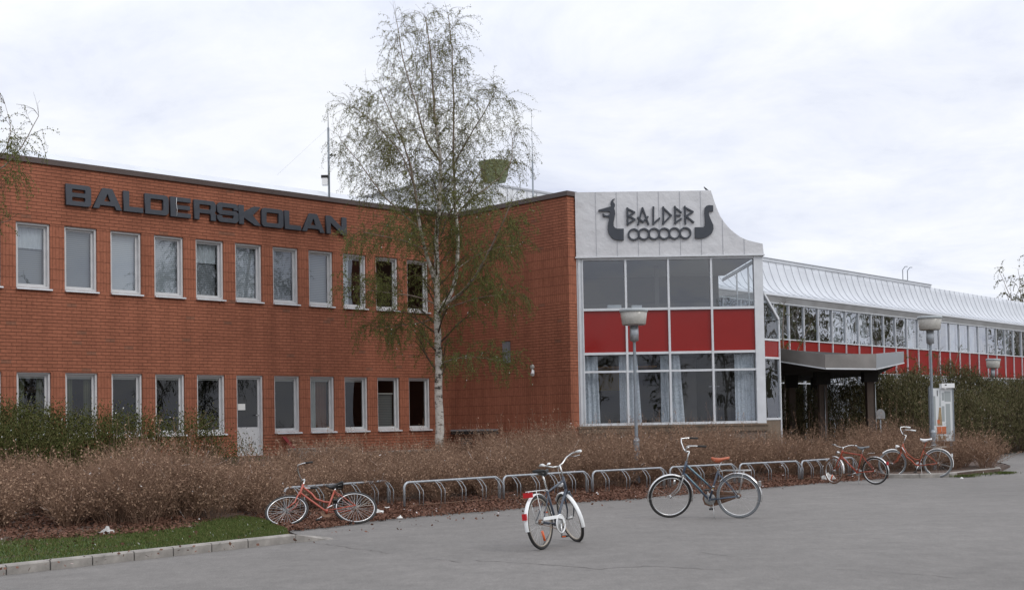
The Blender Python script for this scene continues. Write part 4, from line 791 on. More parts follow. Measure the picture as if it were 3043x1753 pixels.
stems = [
 (px([(1309, 1420), (1305, 1200), (1301, 1000), (1297, 900), (1299, 828), (1294, 690), (1303, 640), (1311, 481), (1290, 337), (1283, 192), (1266, 60)], [TY] * 5 + [TY, TY, TY + .1, TY + .2, TY + .3, TY + .3]), .135, .012, .22),
 (px([(1298, 850), (1280, 803), (1249, 690), (1236, 575), (1212, 457), (1180, 380), (1130, 270)], [TY, TY - .2, TY - .5, TY - .8, TY - 1, TY - 1.2, TY - 1.3]), .055, .010, .2),
 (px([(1304, 927), (1322, 895), (1352, 862), (1356, 793), (1363, 707), (1352, 621), (1347, 481), (1349, 337), (1343, 144), (1331, 40)], [TY, TY + .2, TY + .4, TY + .5, TY + .6, TY + .7, TY + .7, TY + .7, TY + .6, TY + .6]), .065, .010, .25),
 (px([(1308, 915), (1360, 880), (1414, 824), (1455, 742), (1496, 663), (1520, 600)], [TY, TY - .4, TY - .8, TY - 1.2, TY - 1.5, TY - 1.7]), .045, .012, .15),
 (px([(1308, 480), (1267, 430), (1238, 312), (1200, 192), (1178, 60)], [TY, TY - .5, TY - .9, TY - 1.2, TY - 1.3]), .035, .008, .15),
 (px([(1262, 700), (1234, 668), (1133, 577), (1085, 505), (1010, 412)], [TY - .4, TY - .2, TY + .4, TY + .8, TY + 1.2]), .032, .008, .25),
 (px([(1356, 640), (1380, 606), (1469, 543), (1527, 481), (1520, 390)], [TY + .6, TY + .8, TY + 1.2, TY + 1.4, TY + 1.5]), .030, .008, .2),
 (px([(1349, 490), (1392, 409), (1450, 320), (1475, 265)], [TY + .7, TY + .2, TY - .5, TY - .8]), .026, .008, .1),
 (px([(1310, 700), (1340, 620), (1400, 560), (1440, 480)], [TY, TY - .8, TY - 1.4, TY - 1.8]), .026, .008, .2),
 (px([(1302, 1080), (1345, 1066), (1430, 1060), (1490, 1072)], [TY, TY - .3, TY - .6, TY - .8]), .018, .006, .3),
 (px([(1298, 905), (1240, 880), (1150, 868), (1060, 860)], [TY, TY - .3, TY - .7, TY - 1]), .022, .006, .25),
 (px([(1299, 940), (1260, 960), (1190, 965), (1120, 975)], [TY, TY + .3, TY + .7, TY + 1]), .016, .005, .25),
 (px([(1300, 760), (1220, 720), (1140, 700), (1080, 690)], [TY, TY - .9, TY - 1.6, TY - 2]), .022, .006, .2),
 (px([(1356, 800), (1410, 760), (1470, 735), (1530, 730)], [TY + .4, TY + .8, TY + 1.1, TY + 1.3]), .022, .006, .2),
 (px([(1304, 930), (1350, 905), (1440, 880), (1530, 870)], [TY, TY - .5, TY - .9, TY - 1.2]), .020, .006, .2),
 (px([(1235, 560), (1190, 450), (1120, 370), (1040, 310), ], [TY - .8, TY - 1.4, TY - 2, TY - 2.4]), .024, .007, .15),
 (px([(1310, 620), (1270, 540), (1180, 480), (1100, 430)], [TY, TY + .8, TY + 1.6, TY + 2.1]), .024, .007, .15),
]
def spread(p):
    z = p[2]; return float(np.interp(z, [2.5, 4, 6, 8, 10, 12, 13], [1.15, 1.5, 1.45, 1.2, 1.0, .65, .35]))
build_birch('birch_tree', stems, 11, 7.6, spread, 'tall slender birch with a pale trunk and sparse spring leaves before the brick corner', dens=1.35, leafs=.0150)
# young birch whose drooping twigs enter at the left photo edge
LY = 25.
stems2 = [(px([(-420, 1420), (-410, 1000), (-395, 600), (-380, 300)], LY), .11, .02, .3),
 (px([(-400, 850), (-250, 700), (-110, 590), (-20, 520), (55, 460), (115, 345)], [LY, LY, LY, LY, LY, LY]), .04, .006, .45),
 (px([(-400, 950), (-250, 800), (-120, 680), (-40, 610), (0, 560)], LY), .035, .006, .4),
 (px([(-395, 1050), (-260, 860), (-130, 740), (-50, 680), (5, 650), (30, 655)], LY + .3), .03, .006, .5),
 (px([(-40, 525), (25, 440), (40, 370), (15, 310)], LY), .014, .004, .2)]
build_birch('birch_tree', stems2, 5, 8.1, lambda p: .62, 'birch mostly outside the left photo edge, its twigs hanging before the brick wall', dens=.6)
# sparse young birch behind the canopy
stems3 = [(px([(2330, 1260), (2335, 1100), (2325, 1000), (2330, 905)], 46), .05, .01, .1), (px([(2335, 1120), (2370, 1040), (2410, 960)], 46), .03, .008, .1), (px([(2332, 1100), (2300, 1020), (2290, 950)], 46.5), .03, .008, .1)]
build_birch('young_birch', stems3, 9, 20, lambda p: .7, 'young leafy birch behind the canopy in front of the ribbon windows', dens=.45, tw=(.2, .5))
stems4 = [(px([(2790, 1250), (2785, 1120), (2790, 1050)], 54), .04, .01, .1), (px([(2800, 1240), (2830, 1120), (2850, 1040)], 54), .03, .01, .1), (px([(2780, 1240), (2740, 1130), (2720, 1060)], 54), .03, .01, .1), (px([(2850, 1240), (2890, 1130), (2900, 1090)], 55), .03, .01, .1)]
build_birch('green_shrub', stems4, 13, 20, lambda p: .8, 'tall loose green shrub before the red panels, right of the near lamp post', dens=.5, tw=(.2, .5))

# trees far away: one source, copies share its meshes
def far_tree(name, seed, hgt, label, group=None):
    g = np.random.default_rng(seed); st = [([(0, 0, 0), (0.1, 0, hgt * .4), (0, .1, hgt * .75), (.1, 0, hgt)], .18, .02, .18)]
    for k in range(5): a = k * 1.26; b = hgt * (.25 + .08 * k); st.append(([(0, 0, b), (1.2 * math.cos(a), 1.2 * math.sin(a), b + 2), (2.1 * math.cos(a), 2.1 * math.sin(a), min(hgt * .9, b + 4.5))], .06, .012, .15))
    return build_birch(name, st, seed, -5, lambda p: 2.3 * (1 - p[2] / hgt * .6), label, leafs=.05, mats=('far_twig', 'far_leaf', 'far_leaf'), dens=.42, tw=(.5, 1.3), keep=.5, group=group)
ft = far_tree('bare_tree', 21, 13, 'tree with thin spring foliage rising behind the roof at the right photo edge')
p = atY(3045, 1228, 104); ft.location = (p[0] + 1.2, 104, 0); ft.scale = (1.15, 1.15, 1.22)
c = copy_tree(ft); q = atY(3120, 1228, 112); c.location = (q[0], 112, 0); c.rotation_euler = (0, 0, 2); c['label'] = 'fuller tree just beyond the right photo edge behind the long roof'
c = copy_tree(ft); q = atY(3052, 1228, 100); c.location = (q[0] + .4, 100, 0); c.rotation_euler = (0, 0, 4); c.scale = (1, 1, 1.12); c['label'] = 'lower budding tree close behind the end of the curved roof at the right'
for k in range(46):
    a = R(20 + k * 6.4); r_ = 62 + (k * 37 % 11) * 1.7; c = copy_tree(ft); c.location = (r_ * math.sin(a) + 8, r_ * math.cos(a) - (0 if k < 9 else 4), 0); c.rotation_euler = (0, 0, k * 1.7)
    if k >= 30: c.location = (52 + (k * 7 % 5) * 4.5 + max(0, (k - 36)) * 1.2, 58 + (k - 30) * 5.2, 0)
    if k < 30 and math.degrees(math.atan2(c.location.x, c.location.y)) < 26: c.location.x += 14
    s_ = .75 + (k * 29 % 10) * .05; c.scale = (s_ * 1.3, s_ * 1.3, s_); c['label'] = 'bare tree across the yard, seen only as a reflection in the window panes'; c['group'] = 'bare trees mirrored in the windows'

# brown leafless shrubs: one uncountable thicket
def bush(g, h, r):
    S0 = []; S1 = []; Rr = []; LC = []; n = int(46)
    a = g.random(n) * 6.283; lean = np.abs(g.normal(size=n)) * .42 + .06; L = h * g.uniform(.62, 1.06, n) * (1 - .18 * lean)
    b = np.stack([np.cos(a), np.sin(a), np.zeros(n)], 1) * g.random((n, 1)) * r * .38; d = np.stack([np.cos(a) * lean, np.sin(a) * lean, np.ones(n)], 1); d /= np.linalg.norm(d, axis=1, keepdims=True)
    q = b.copy(); K = 5; dd = d.copy()
    for k in range(K):
        dd = dd + g.normal(size=(n, 3)) * .10 + np.stack([np.cos(a), np.sin(a), np.zeros(n)], 1) * .05; dd /= np.linalg.norm(dd, axis=1, keepdims=True)
        q2 = q + dd * (L / K)[:, None]; S0.append(q); S1.append(q2); Rr.append(np.full(n, .0048 * (1 - k / K * .6)))
        if k >= 1:
            for j in range(3):
                f = g.random((n, 1)); o = q * (1 - f) + q2 * f; sd = dd + g.normal(size=(n, 3)) * .62; sd[:, 2] = np.abs(sd[:, 2]) * .8 + .1; sd /= np.linalg.norm(sd, axis=1, keepdims=True)
                l2 = g.uniform(.10, .30, (n, 1)); e = o + sd * l2; S0.append(o); S1.append(e); Rr.append(np.full(n, .0028))
                for m in range(3): ff = g.random((n, 1)); LC.append((o * (1 - ff) + e * ff) + g.normal(size=(n, 3)) * .012)
        q = q2
    return np.concatenate(S0), np.concatenate(S1), np.concatenate(Rr), np.concatenate(LC)
g = np.random.default_rng(3); protos = [bush(g, 1., .55) for _ in range(6)]
spots = []
def row(i0, i1, t0, t1, step, h0, h1, jit=.3):
    i = i0
    while i < i1:
        t = t0
        while t < t1:
            p = bed_at(min(len(Fp) - 1.01, max(0, i + g.normal() * .05)), min(.98, max(.0, t + g.normal() * .012)))
            hh = h0 + (h1 - h0) * (i - i0) / (i1 - i0); spots.append((p[0] + g.normal() * .12, p[1] + g.normal() * .12, p[2], hh * g.uniform(.84, 1.14))); t += step[1]
        i += step[0]
def line_spots(P, offs, step, hf, endfade=False):
    P = [np.array(p, float) for p in P]
    for a, b in zip(P[:-1], P[1:]):
        L = np.linalg.norm(b - a); n = max(1, int(L / step)); d = (b - a) / L; nn = np.array([-d[1], d[0]])
        for i in range(n):
            for o in offs:
                q = a + d * (i + g.random()) * L / n + nn * (o + g.normal() * .12)
                spots.append((q[0], q[1], bedz(q[0], q[1]), hf(q[0], q[1], o) * g.uniform(.80, 1.12) * (1 + .13 * math.sin(q[0] * 1.9 + q[1] * .7) * math.cos(q[1] * 1.3 - q[0]))))
offs = [0.1, .75, 1.45, 2.2, 3.0, 3.9, 4.9]
line_spots([(-13, 15.1), (-9.7, 17.3), (-7.7, 18.8), (-6.0, 20.0), (-5.1, 21.9)], offs, .62, lambda x, y, o: float(np.interp(x, [-9, -7.6, -6.6, -5.9, -5.0, -4.2], [.82, .88, 1.12, 1.32, 1.16, 1.0])) * (.93 if o < .5 else 1) - .02 * o)
line_spots([(-4.9, 22.4), (-4.0, 23.6), (-2.4, 25.3)], offs[:6], .62, lambda x, y, o: .98 - .10 * o)
line_spots([(-2.4, 25.3), (-.4, 27.2), (1.9, 29.3)], offs, .62, lambda x, y, o: 1.08 - .06 * o * (x < -.6))
line_spots([(1.9, 29.0), (3.8, 30.7), (5.7, 32.3), (7.6, 33.9), (9.2, 35.2)], offs, .62, lambda x, y, o: 1.14 + .01 * o)
line_spots([(9.2, 34.9), (10.8, 34.9), (12.2, 35.0), (13.0, 35.5)], [.1, .8, 1.6, 2.5, 3.5], .62, lambda x, y, o: 1.05 + .13 * o)
line_spots([(12.9, 35.6), (13.7, 36.6), (14.0, 37.9)], [-.1, .6, 1.3, 2.1], .65, lambda x, y, o: 1.1 + .05 * o)
line_spots([(-6.3, 19.9), (-5.0, 21.0), (-4.3, 22.4)], offs[:4], .6, lambda x, y, o: 1.08)
SS = []; SE = []; SR = []; LL = []; LS = []; UP = []
for (x, y, z, h_) in spots:
    S0, S1, Rr, LC = protos[g.integers(6)]; a = g.random() * 6.283; c, s = math.cos(a), math.sin(a); M = np.array([[c, -s, 0], [s, c, 0], [0, 0, 1]]) * h_; o = np.array([x, y, z - .02])
    SS.append(S0 @ M.T + o); SE.append(S1 @ M.T + o); SR.append(Rr); LL.append(LC @ M.T + o)
SS = np.concatenate(SS); SE = np.concatenate(SE); SR = np.concatenate(SR); LL = np.concatenate(LL)
k = g.random(len(LL)) < .72; LL = LL[k]
# a few longer shoots sticking out
ix = g.integers(0, len(spots), 520); P_ = np.array([spots[i][:3] for i in ix]); hh = np.array([spots[i][3] for i in ix]); d_ = g.normal(size=(520, 3)) * .16; d_[:, 2] = 1
T_ = P_ + d_ * (hh * g.uniform(1.05, 1.5, 520))[:, None]; SS = np.concatenate([SS, P_]); SE = np.concatenate([SE, T_]); SR = np.r_[SR, np.full(520, .0035)]
f_ = g.uniform(.6, 1, (520, 9, 1)); LL = np.concatenate([LL, (P_[:, None] * (1 - f_) + T_[:, None] * f_).reshape(-1, 3) + g.normal(size=(4680, 3)) * .03])
v1, f1 = seg_tubes(SS, SE, SR, SR * .7); v2, f2 = leaf_quads(LL, .014 * g.uniform(.5, 1.9, len(LL)), g, .55)
V, F, M = join([(v1, f1), (v2, f2)]); o = np_mesh('brown_shrub_thicket', V, F, ['twig', 'dry_leaf'], extra=M); tag(o, kind='stuff', label='brown leafless shrubs filling the long planting bed behind the bicycle racks', cat='shrubs')

# green shrubs: foliage of short blades around woody stems
def green(name, blobs, nper, ln, wd_, m, label, cat, base, up=.6, group=None, kind=None):
    """blobs: (x,y,z0,z1,rx,ry)"""
    e = empty(name, base, 0, label=label, cat=cat, group=group, kind=kind); base = np.array(base); C_ = []; Ax = []; S0 = []; S1 = []
    for (x, y, z0, z1, rx, ry) in blobs:
        n = int(nper * rx * ry * 3.1 * (z1 - z0)); nt_ = max(12, int(n / 55)); a = g.random(nt_) * 6.283; rr_ = np.sqrt(g.random(nt_)); zz_ = g.random(nt_) ** .75
        prof_ = np.sqrt(np.clip(1 - (zz_ * .96) ** 2.6, .04, 1)); c = np.stack([x + rx * rr_ * prof_ * np.cos(a), y + ry * rr_ * prof_ * np.sin(a), z0 + (z1 - z0) * zz_], 1)
        for q in c[:: max(1, nt_ // 26)]: S0.append([x + (q[0] - x) * .25, y + (q[1] - y) * .25, z0]); S1.append(list(q))
        out_ = c - np.array([x, y, z0 + (z1 - z0) * .1]); out_ /= np.linalg.norm(out_, axis=1, keepdims=True)
        sp_ = g.normal(size=(nt_, 55, 3)) * np.array([.13, .13, .15]) + out_[:, None] * (g.random((nt_, 55, 1)) * .30)
        C_.append((c[:, None] + sp_).reshape(-1, 3)); ax = np.repeat(out_[:, None] + np.array([0, 0, up]), 55, 1).reshape(-1, 3) + g.normal(size=(nt_ * 55, 3)) * .55; Ax.append(ax)
    C_ = np.concatenate(C_) - base; Ax = np.concatenate(Ax); v, f = leaf_quads(C_, ln * g.uniform(.6, 1.4, len(C_)), g, wd_, axis=Ax / np.linalg.norm(Ax, axis=1, keepdims=True)); np_mesh('foliage', v, f, m, e)
    S0 = np.array(S0) - base; S1 = np.array(S1) - base; v, f = seg_tubes(S0, S1, np.full(len(S0), .014), np.full(len(S0), .006)); np_mesh('stems', v, f, 'birch_twig', e)
    return e
def gb(pxx, ytop, Y, rx, ry, z0=None):
    p = atY(pxx, ytop, Y); z0 = bedz(p[0], p[1]) if z0 is None else z0; return (p[0], Y, z0, p[2], rx, ry)
for (px0, label) in ((0, 'dense green shrub at the left photo edge, behind the brown thicket'), (1, 'green shrub below the third and fourth window from the left'), (2, 'low green shrub just left of the glazed door')):
    B = [[gb(-60, 1200, 25.0, .95, .9), gb(50, 1212, 25.2, .85, .9), gb(160, 1222, 25.8, .8, .8), gb(90, 1250, 24.4, .9, .7), gb(0, 1262, 23.9, .8, .6), gb(210, 1262, 25.2, .6, .6)], [gb(270, 1218, 26.4, .75, .8), gb(365, 1225, 26.8, .75, .8), gb(460, 1232, 27.1, .7, .7), gb(320, 1262, 25.8, .7, .6)], [gb(560, 1222, 27.8, .6, .7), gb(630, 1245, 28.1, .55, .6), gb(700, 1290, 28.5, .5, .5)]][px0]
    B = [(b[0], b[1], b[2], b[3] - .27, b[4], b[5]) for b in B]
    green('green_shrub', B, (3400, 2400, 2000)[px0], .022, .5, 'shrub_green', label, 'shrub', (B[0][0], B[0][1], 0), .7, 'green shrubs behind the brown thicket')
Bh = []
for xx in range(2590, 3200, 34): Bh.append(gb(xx, np.interp(xx, [2590, 2700, 2850, 2950, 3043, 3200], [1150, 1135, 1128, 1140, 1142, 1130]) + g.normal() * 17, np.interp(xx, [2590, 3200], [49, 58]) + g.normal() * .6, 1.25, 1.4, .02))
for xx in range(2700, 3200, 46): Bh.append(gb(xx, np.interp(xx, [2700, 2850, 3200], [1190, 1180, 1165]) + g.normal() * 8, np.interp(xx, [2700, 3200], [46, 55]) + g.normal() * .5, 1.2, 1.2, .02))
green('evergreen_hedge', Bh, 330, .06, .22, 'pine', 'tall dark evergreen hedge running along the long wing behind the map board', 'hedge', (Bh[0][0], Bh[0][1], 0), .9)
Bc = [gb(xx, yy + g.normal() * 6, Y, .95, 1.0, .05) for xx, yy, Y in ((2330, 1160, 47.5), (2372, 1180, 49), (2410, 1185, 47), (2470, 1150, 49), (2510, 1140, 48.5), (2545, 1160, 49), (2580, 1150, 49), (2350, 1220, 45), (2490, 1215, 46))]
green('evergreen_shrub', Bc, 420, .05, .25, 'pine', 'dark evergreen shrub growing in the shade under the canopy', 'shrub', (Bc[0][0], Bc[0][1], 0), .9)

# lawn blades, leaf litter
def scatter(poly_pts, n):
    """points in a triangulated strip given as two polylines"""
    A_, B_ = poly_pts; A_ = np.array(A_, float); B_ = np.array(B_, float); i = g.integers(0, len(A_) - 1, n); f = g.random(n); t = g.random(n)
    a = A_[i] * (1 - f)[:, None] + A_[i + 1] * f[:, None]; b = B_[i] * (1 - f)[:, None] + B_[i + 1] * f[:, None]; return a * (1 - t)[:, None] + b * t[:, None], t
lf = [k0 - kd * 9 + kn * 1.25, k0 + kn * 1.25, k0 + kd * 2.4 + kn * 1.25, k0 + kd * 3.9 + kn * 1.25, k0 + kd * 4.45 + kn * 1.2, gz(850, 1583)]; lb = [(-11, 14.5, 0), gz(-30, 1600), gz(330, 1590), gz(520, 1578), gz(690, 1548), gz(760, 1556)]
lf = [np.array(p, float) for p in lf]; lb = [np.array(p, float) for p in lb]
pts, t = scatter((lf, lb), 62000); keep = g.random(len(pts)) > np.clip((t - .72) * 3.2, 0, .93); pts = pts[keep]
gx = np.array([bedz(x, y) for x, y in pts[::40, :2]]).repeat(40)[:len(pts)] if False else None
pts[:, 2] = np.interp(pts[:, 0], [-9, -4, -3.2], [.095, .085, .06]); pts[pts[:, 0] > -3.9, 2] = .05
ax = g.normal(size=(len(pts), 3)) * .35; ax[:, 2] = 1; v, f = leaf_quads(pts + np.array([0, 0, .018]), .030 * g.uniform(.5, 1.3, len(pts)), g, .16, axis=ax)
o = np_mesh('lawn_grass', v, f, 'grass'); tag(o, kind='stuff', label='strip of short green grass behind the left kerb', cat='grass')
mb = MB(); nA = len(lf); mb.add([(p[0], p[1], .088 if p[0] < -4 else .05) for p in lf] + [(p[0], p[1], .095 if p[0] < -4 else .055) for p in lb], [(i, i + 1, nA + i + 1, nA + i) for i in range(nA - 1)], 'grass_base'); tag(mb.build('lawn', recalc=False), kind='structure')
lit = []
for (A_, B_, n) in (([gz(*p) for p in [(960, 1574), (1103, 1552), (1248, 1538), (1497, 1519), (1762, 1492), (1917, 1484), (2268, 1453), (2433, 1438), (2640, 1424)]], [gz(*p) for p in [(900, 1500), (1103, 1505), (1248, 1492), (1497, 1478), (1762, 1458), (1917, 1448), (2268, 1425), (2433, 1415), (2640, 1408)]], 30000),
                    ([gz(-60, 1632), gz(200, 1622), gz(420, 1606), gz(640, 1580), gz(760, 1572), gz(900, 1578)], [gz(-60, 1560), gz(200, 1560), gz(420, 1548), gz(640, 1530), gz(760, 1520), gz(930, 1510)], 16000), ([gz(*p) for p in [(790, 1574), (860, 1581), (960, 1570), (1060, 1556)]], [gz(*p) for p in [(770, 1545), (860, 1545), (960, 1540), (1060, 1535)]], 4200), ([gz(*p) for p in [(-60, 1690), (300, 1655), (700, 1615), (880, 1600)]], [gz(*p) for p in [(-60, 1625), (300, 1610), (700, 1575), (860, 1575)]], 200), ([gz(*p) for p in [(0, 1735), (900, 1625), (1500, 1540), (2400, 1450)]], [gz(*p) for p in [(0, 1710), (900, 1595), (1500, 1520), (2400, 1436)]], 130)):
    p_, t = scatter((A_, B_), n); lit.append(p_)
lit = np.concatenate(lit); idx = {}
zl = np.array([bedz(x, y) if k % 25 == 0 else np.nan for k, (x, y) in enumerate(lit[:, :2])])
# height from the bed surface, sampled on a coarse grid
gx0, gy0 = lit[:, 0].min() - 1, lit[:, 1].min() - 1; nx = int((lit[:, 0].max() - gx0) / .5) + 3; ny = int((lit[:, 1].max() - gy0) / .5) + 3
G = np.array([[bedz(gx0 + i * .5, gy0 + j * .5) for j in range(ny)] for i in range(nx)])
fi = (lit[:, 0] - gx0) / .5; fj = (lit[:, 1] - gy0) / .5; i_ = fi.astype(int); j_ = fj.astype(int); a_ = fi - i_; b_ = fj - j_
lit[:, 2] = G[i_, j_] * (1 - a_) * (1 - b_) + G[i_ + 1, j_] * a_ * (1 - b_) + G[i_, j_ + 1] * (1 - a_) * b_ + G[i_ + 1, j_ + 1] * a_ * b_ + g.random(len(lit)) * .05
ax = g.normal(size=(len(lit), 3)); ax[:, 2] *= .45; v, f = leaf_quads(lit, .026 * g.uniform(.5, 1.3, len(lit)), g, .7, axis=ax); o = np_mesh('fallen_leaves', v, f, 'litter'); tag(o, kind='stuff', label='brown and reddish fallen leaves along the front edge of the bed', cat='leaf litter')
tuf = np.concatenate([gz(2868, 1418) + g.normal(size=(500, 3)) * np.array([.16, .06, 0]), gz(2985, 1408) + g.normal(size=(600, 3)) * np.array([.14, .10, 0]), gz(2930, 1412) + g.normal(size=(200, 3)) * np.array([.2, .04, 0]), gz(2400, 1428) + g.normal(size=(150, 3)) * np.array([.1, .1, 0])])
ax = g.normal(size=(len(tuf), 3)) * .5; ax[:, 2] = 1; tuf[:, 2] = .04; v, f = leaf_quads(tuf, .045 * g.uniform(.5, 1.3, len(tuf)), g, .15, axis=ax); o = np_mesh('kerb_weeds', v, f, 'grass'); tag(o, kind='stuff', label='green grass tufts growing along the right-hand kerb', cat='weeds')

# ================================================================== BICYCLE RACKS
def rack(L, h=.50):
    r = empty('bicycle_rack', cat='bicycle rack', group='galvanised bicycle racks along the planting bed'); c = .11; arc = lambda x0, s: [(x0 + s * c * (1 - math.cos(t)), 0, h - c + c * math.sin(t)) for t in (R(15), R(35), R(55), R(75))]
    mb = MB(); mb.tube([(0, 0, -.05), (0, 0, h - c)] + arc(0, 1) + [(c, 0, h), (L - c, 0, h)] + arc(L, -1)[::-1] + [(L, 0, h - c), (L, 0, -.05)], .024, 'galv', 10); mb.build('frame', r)
    n = max(3, round((L - .45) / .51)); 
    for k in range(n + 1):
        x = .22 + k * (L - .30) / n; hp = MB()
        if k == n: x = L - .13
        for a, b in ((0, .055), (.05, .155)):
            hp.tube([(x + a, -.02, h - .01), (x + a + b * .45, -.05, h - .05), (x + b + .02, -.10, h - .17), (x + b + .02, -.11, h - .22), (x + b + .02, -.10, .05)], .0085, 'galv', 6)
        hp.build('wheel_holder', r)
    mb = MB(); mb.tube([(.05, -.06, .06), (L - .05, -.06, .06)], .010, 'rust', 5); mb.build('ground_rail', r)
    return r
rks = [((845, 1530), (1170, 1500), 'behind the fallen salmon-red bicycle'), ((1202, 1510), (1483, 1487), 'with two clear bays left of the white-mudguard bicycle'), ((1497, 1485), (1743, 1466), 'behind the bicycle with the white mudguards'), ((1762, 1466), (1972, 1452), 'in front of the near lamp post'), ((1992, 1450), (2182, 1438), 'behind the blue bicycle with the tan saddle'), ((2199, 1438), (2374, 1427), 'between the blue bicycle and the red bicycle'), ((2383, 1427), (2548, 1412), 'partly hidden by the red bicycle, nearest the notice board')]
for (a, b, l) in rks:
    pa, pb = gz(*a, .03), gz(*b, .03); d = pb - pa; L = float(np.linalg.norm(d)); L = min(L, 2.75)
    r = rack(L); r.location = (pa[0], pa[1], .02); r.rotation_euler = (0, 0, math.atan2(d[1], d[0])); r['label'] = 'low grey tube bicycle rack ' + l

# ================================================================== BICYCLES
def torus(mb, c, Rr, r, m, n=40, k=8, rot=None, sq=1.):
    vs = []; fs = []
    for i in range(n):
        a = 2 * math.pi * i / n
        for j in range(k):
            b = 2 * math.pi * j / k; rad = Rr + r * math.cos(b); p = Vector((rad * math.cos(a), r * sq * math.sin(b), rad * math.sin(a)))
            vs.append(p + Vector(c))
    for i in range(n):
        for j in range(k): fs.append((i * k + j, i * k + (j + 1) % k, ((i + 1) % n) * k + (j + 1) % k, ((i + 1) % n) * k + j))
    mb.add(vs, fs, m, True)
def bicycle(label, P):
    """local frame: origin under the rear hub, x forward, y left, z up"""
    Rw = P.get('R', .34); wb = P.get('wb', 1.06); e = empty('bicycle', cat='bicycle', label=label); g2 = random.Random(P.get('seed', 1))
    fm = P['frame_mat']; hub_r = Vector((0, 0, Rw)); bb = Vector((.45, 0, .285)); hb = Vector((.835, 0, .70)); ht = Vector((.785, 0, .86)); 
    if P.get('low'): hb = Vector((.84, 0, .66)); ht = Vector((.79, 0, .80))
    fx = Vector((wb, 0, Rw)); axis = (ht - hb).normalized(); st = P.get('steer', 0)
    RS = Matrix.Translation(hb) @ Matrix.Rotation(st, 4, axis) @ Matrix.Translation(-hb)
    def bake(mb, M=RS): mb.v = [tuple(M @ Vector(v)) for v in mb.v]; return mb
    def wheel(nm, c, M, tyre, rim='chrome', refl=None, nsp=None):
        I = Matrix.Identity(4); M = M or I
        mb = MB(); torus(mb, c, Rw - .019, .019, tyre, 44, 8); w_ = bake(mb, M).build(nm, e)
        mb = MB(); torus(mb, c, Rw - .043, .009, rim, 44, 6, sq=1.5); bake(mb, M).build('rim', w_)
        mb = MB(); mb.lathe([(.006, -.055), (.02, -.04), (.02, .04), (.006, .055)], 'steel_dull', 10, (c[0], c[1], c[2]), 'Y')
        if nm == 'rear_wheel': mb.lathe([(.0, -.04), (.038, -.036), (.038, .0), (.0, .002)], 'rust', 14, (c[0], c[1], c[2]), 'Y')
        n = nsp or 28
        for i in range(n):
            a = 2 * math.pi * i / n + (.18 if i % 2 else -.18); a2 = 2 * math.pi * i / n + .02; y = .03 if (i // 2) % 2 else -.03
            mb.tube([(c[0] + .02 * math.cos(a), y, c[2] + .02 * math.sin(a)), (c[0] + (Rw - .05) * math.cos(a2), 0, c[2] + (Rw - .05) * math.sin(a2))], P.get('sp', .0013), 'spoke', 3, False)
        bake(mb, M).build('spokes', w_)
        if refl is not None: mb = MB(); a = refl; mb.box(-.012, .012, -.055, .055, -.006, .006, 'reflector_orange'); mb.v = [(c[0] + .19 * math.cos(a) + v[1] * math.cos(a), v[0] + .0, c[2] + .19 * math.sin(a) + v[1] * math.sin(a)) if True else v for v in mb.v]; mb2 = MB(); mb2.tube([(c[0] + .12 * math.cos(a), 0, c[2] + .12 * math.sin(a)), (c[0] + .25 * math.cos(a), 0, c[2] + .25 * math.sin(a))], .016, 'reflector_orange', 6); bake(mb2, M).build('reflector', w_)
        return w_
    wheel('rear_wheel', tuple(hub_r), None, P.get('tyre_r', 'rubber'), P.get('rim', 'chrome'), P.get('refl_r'), P.get('nsp')); wheel('front_wheel', tuple(fx), RS, P.get('tyre_f', 'rubber'), P.get('rim', 'chrome'), P.get('refl_f'), P.get('nsp'))
    # frame
    mb = MB(); stt = bb + Vector((-.155, 0, .445)) if P['type'] != 'loop' else bb + Vector((-.13, 0, .37)); sd_ = (stt - bb).normalized(); T_ = .0155
    mb.tube([bb, stt], T_, fm, 8); mb.tube([hb - axis * .035, ht + axis * .02], .0185, fm, 10)
    if P['type'] == 'diamond': mb.tube([hb + axis * .02, bb], T_ + .002, fm, 8); mb.tube([ht - axis * .03, stt - sd_ * .03], T_, fm, 8)
    elif P['type'] == 'mixte':
        mb.tube([hb, bb + Vector((.01, 0, 0))], T_ + .001, fm, 8); q = bb + sd_ * .17
        if P.get('curved'): mb.tube([ht - axis * .03, ht + Vector((-.13, 0, -.19)), bb + Vector((.15, 0, .27)), bb + Vector((.02, 0, .20)), bb + sd_ * .20], T_, fm, 8)
        else: mb.tube([ht - axis * .03, q], T_, fm, 8)
        if P.get('stripe'): mb.tube([hb + Vector((-.04, .017, -.02)), bb + Vector((.10, .017, .13))], .006, P['stripe'], 5); mb.tube([ht - axis * .03 + Vector((-.04, .017, -.02)), q + Vector((.06, .017, .08))], .006, P['stripe'], 5)
    else:
        mb.tube([ht - axis * .03, hb + Vector((-.11, 0, -.16)), bb + Vector((.16, 0, .13)), bb + Vector((.08, 0, .03)), bb], T_ + .004, fm, 8)
        mb.tube([ht - axis * .02, hb + Vector((-.13, 0, -.07)), bb + Vector((.14, 0, .19)), bb + Vector((.07, 0, .155)), bb + sd_ * .15], T_ - .002, fm, 8)
        mb.tube([hb + Vector((-.02, .02, .08)), hb + Vector((-.10, .02, -.06))], .010, 'white_enamel', 6)
    for y in (.045, -.045):
        mb.tube([bb + Vector((-.03, y * .5, 0)), Vector((0, y * 1.25, Rw))], .009, fm, 6); mb.tube([stt + Vector((0, y * .35, -.04)), Vector((0, y * 1.25, Rw))], .0075, fm, 6)
    mb.tube([bb + Vector((0, -.035, 0)), bb + Vector((0, .035, 0))], .022, fm, 10); mb.build('frame', e)
    # fork + headset
    mb = MB(); fkm = P.get('fork_mat', fm)
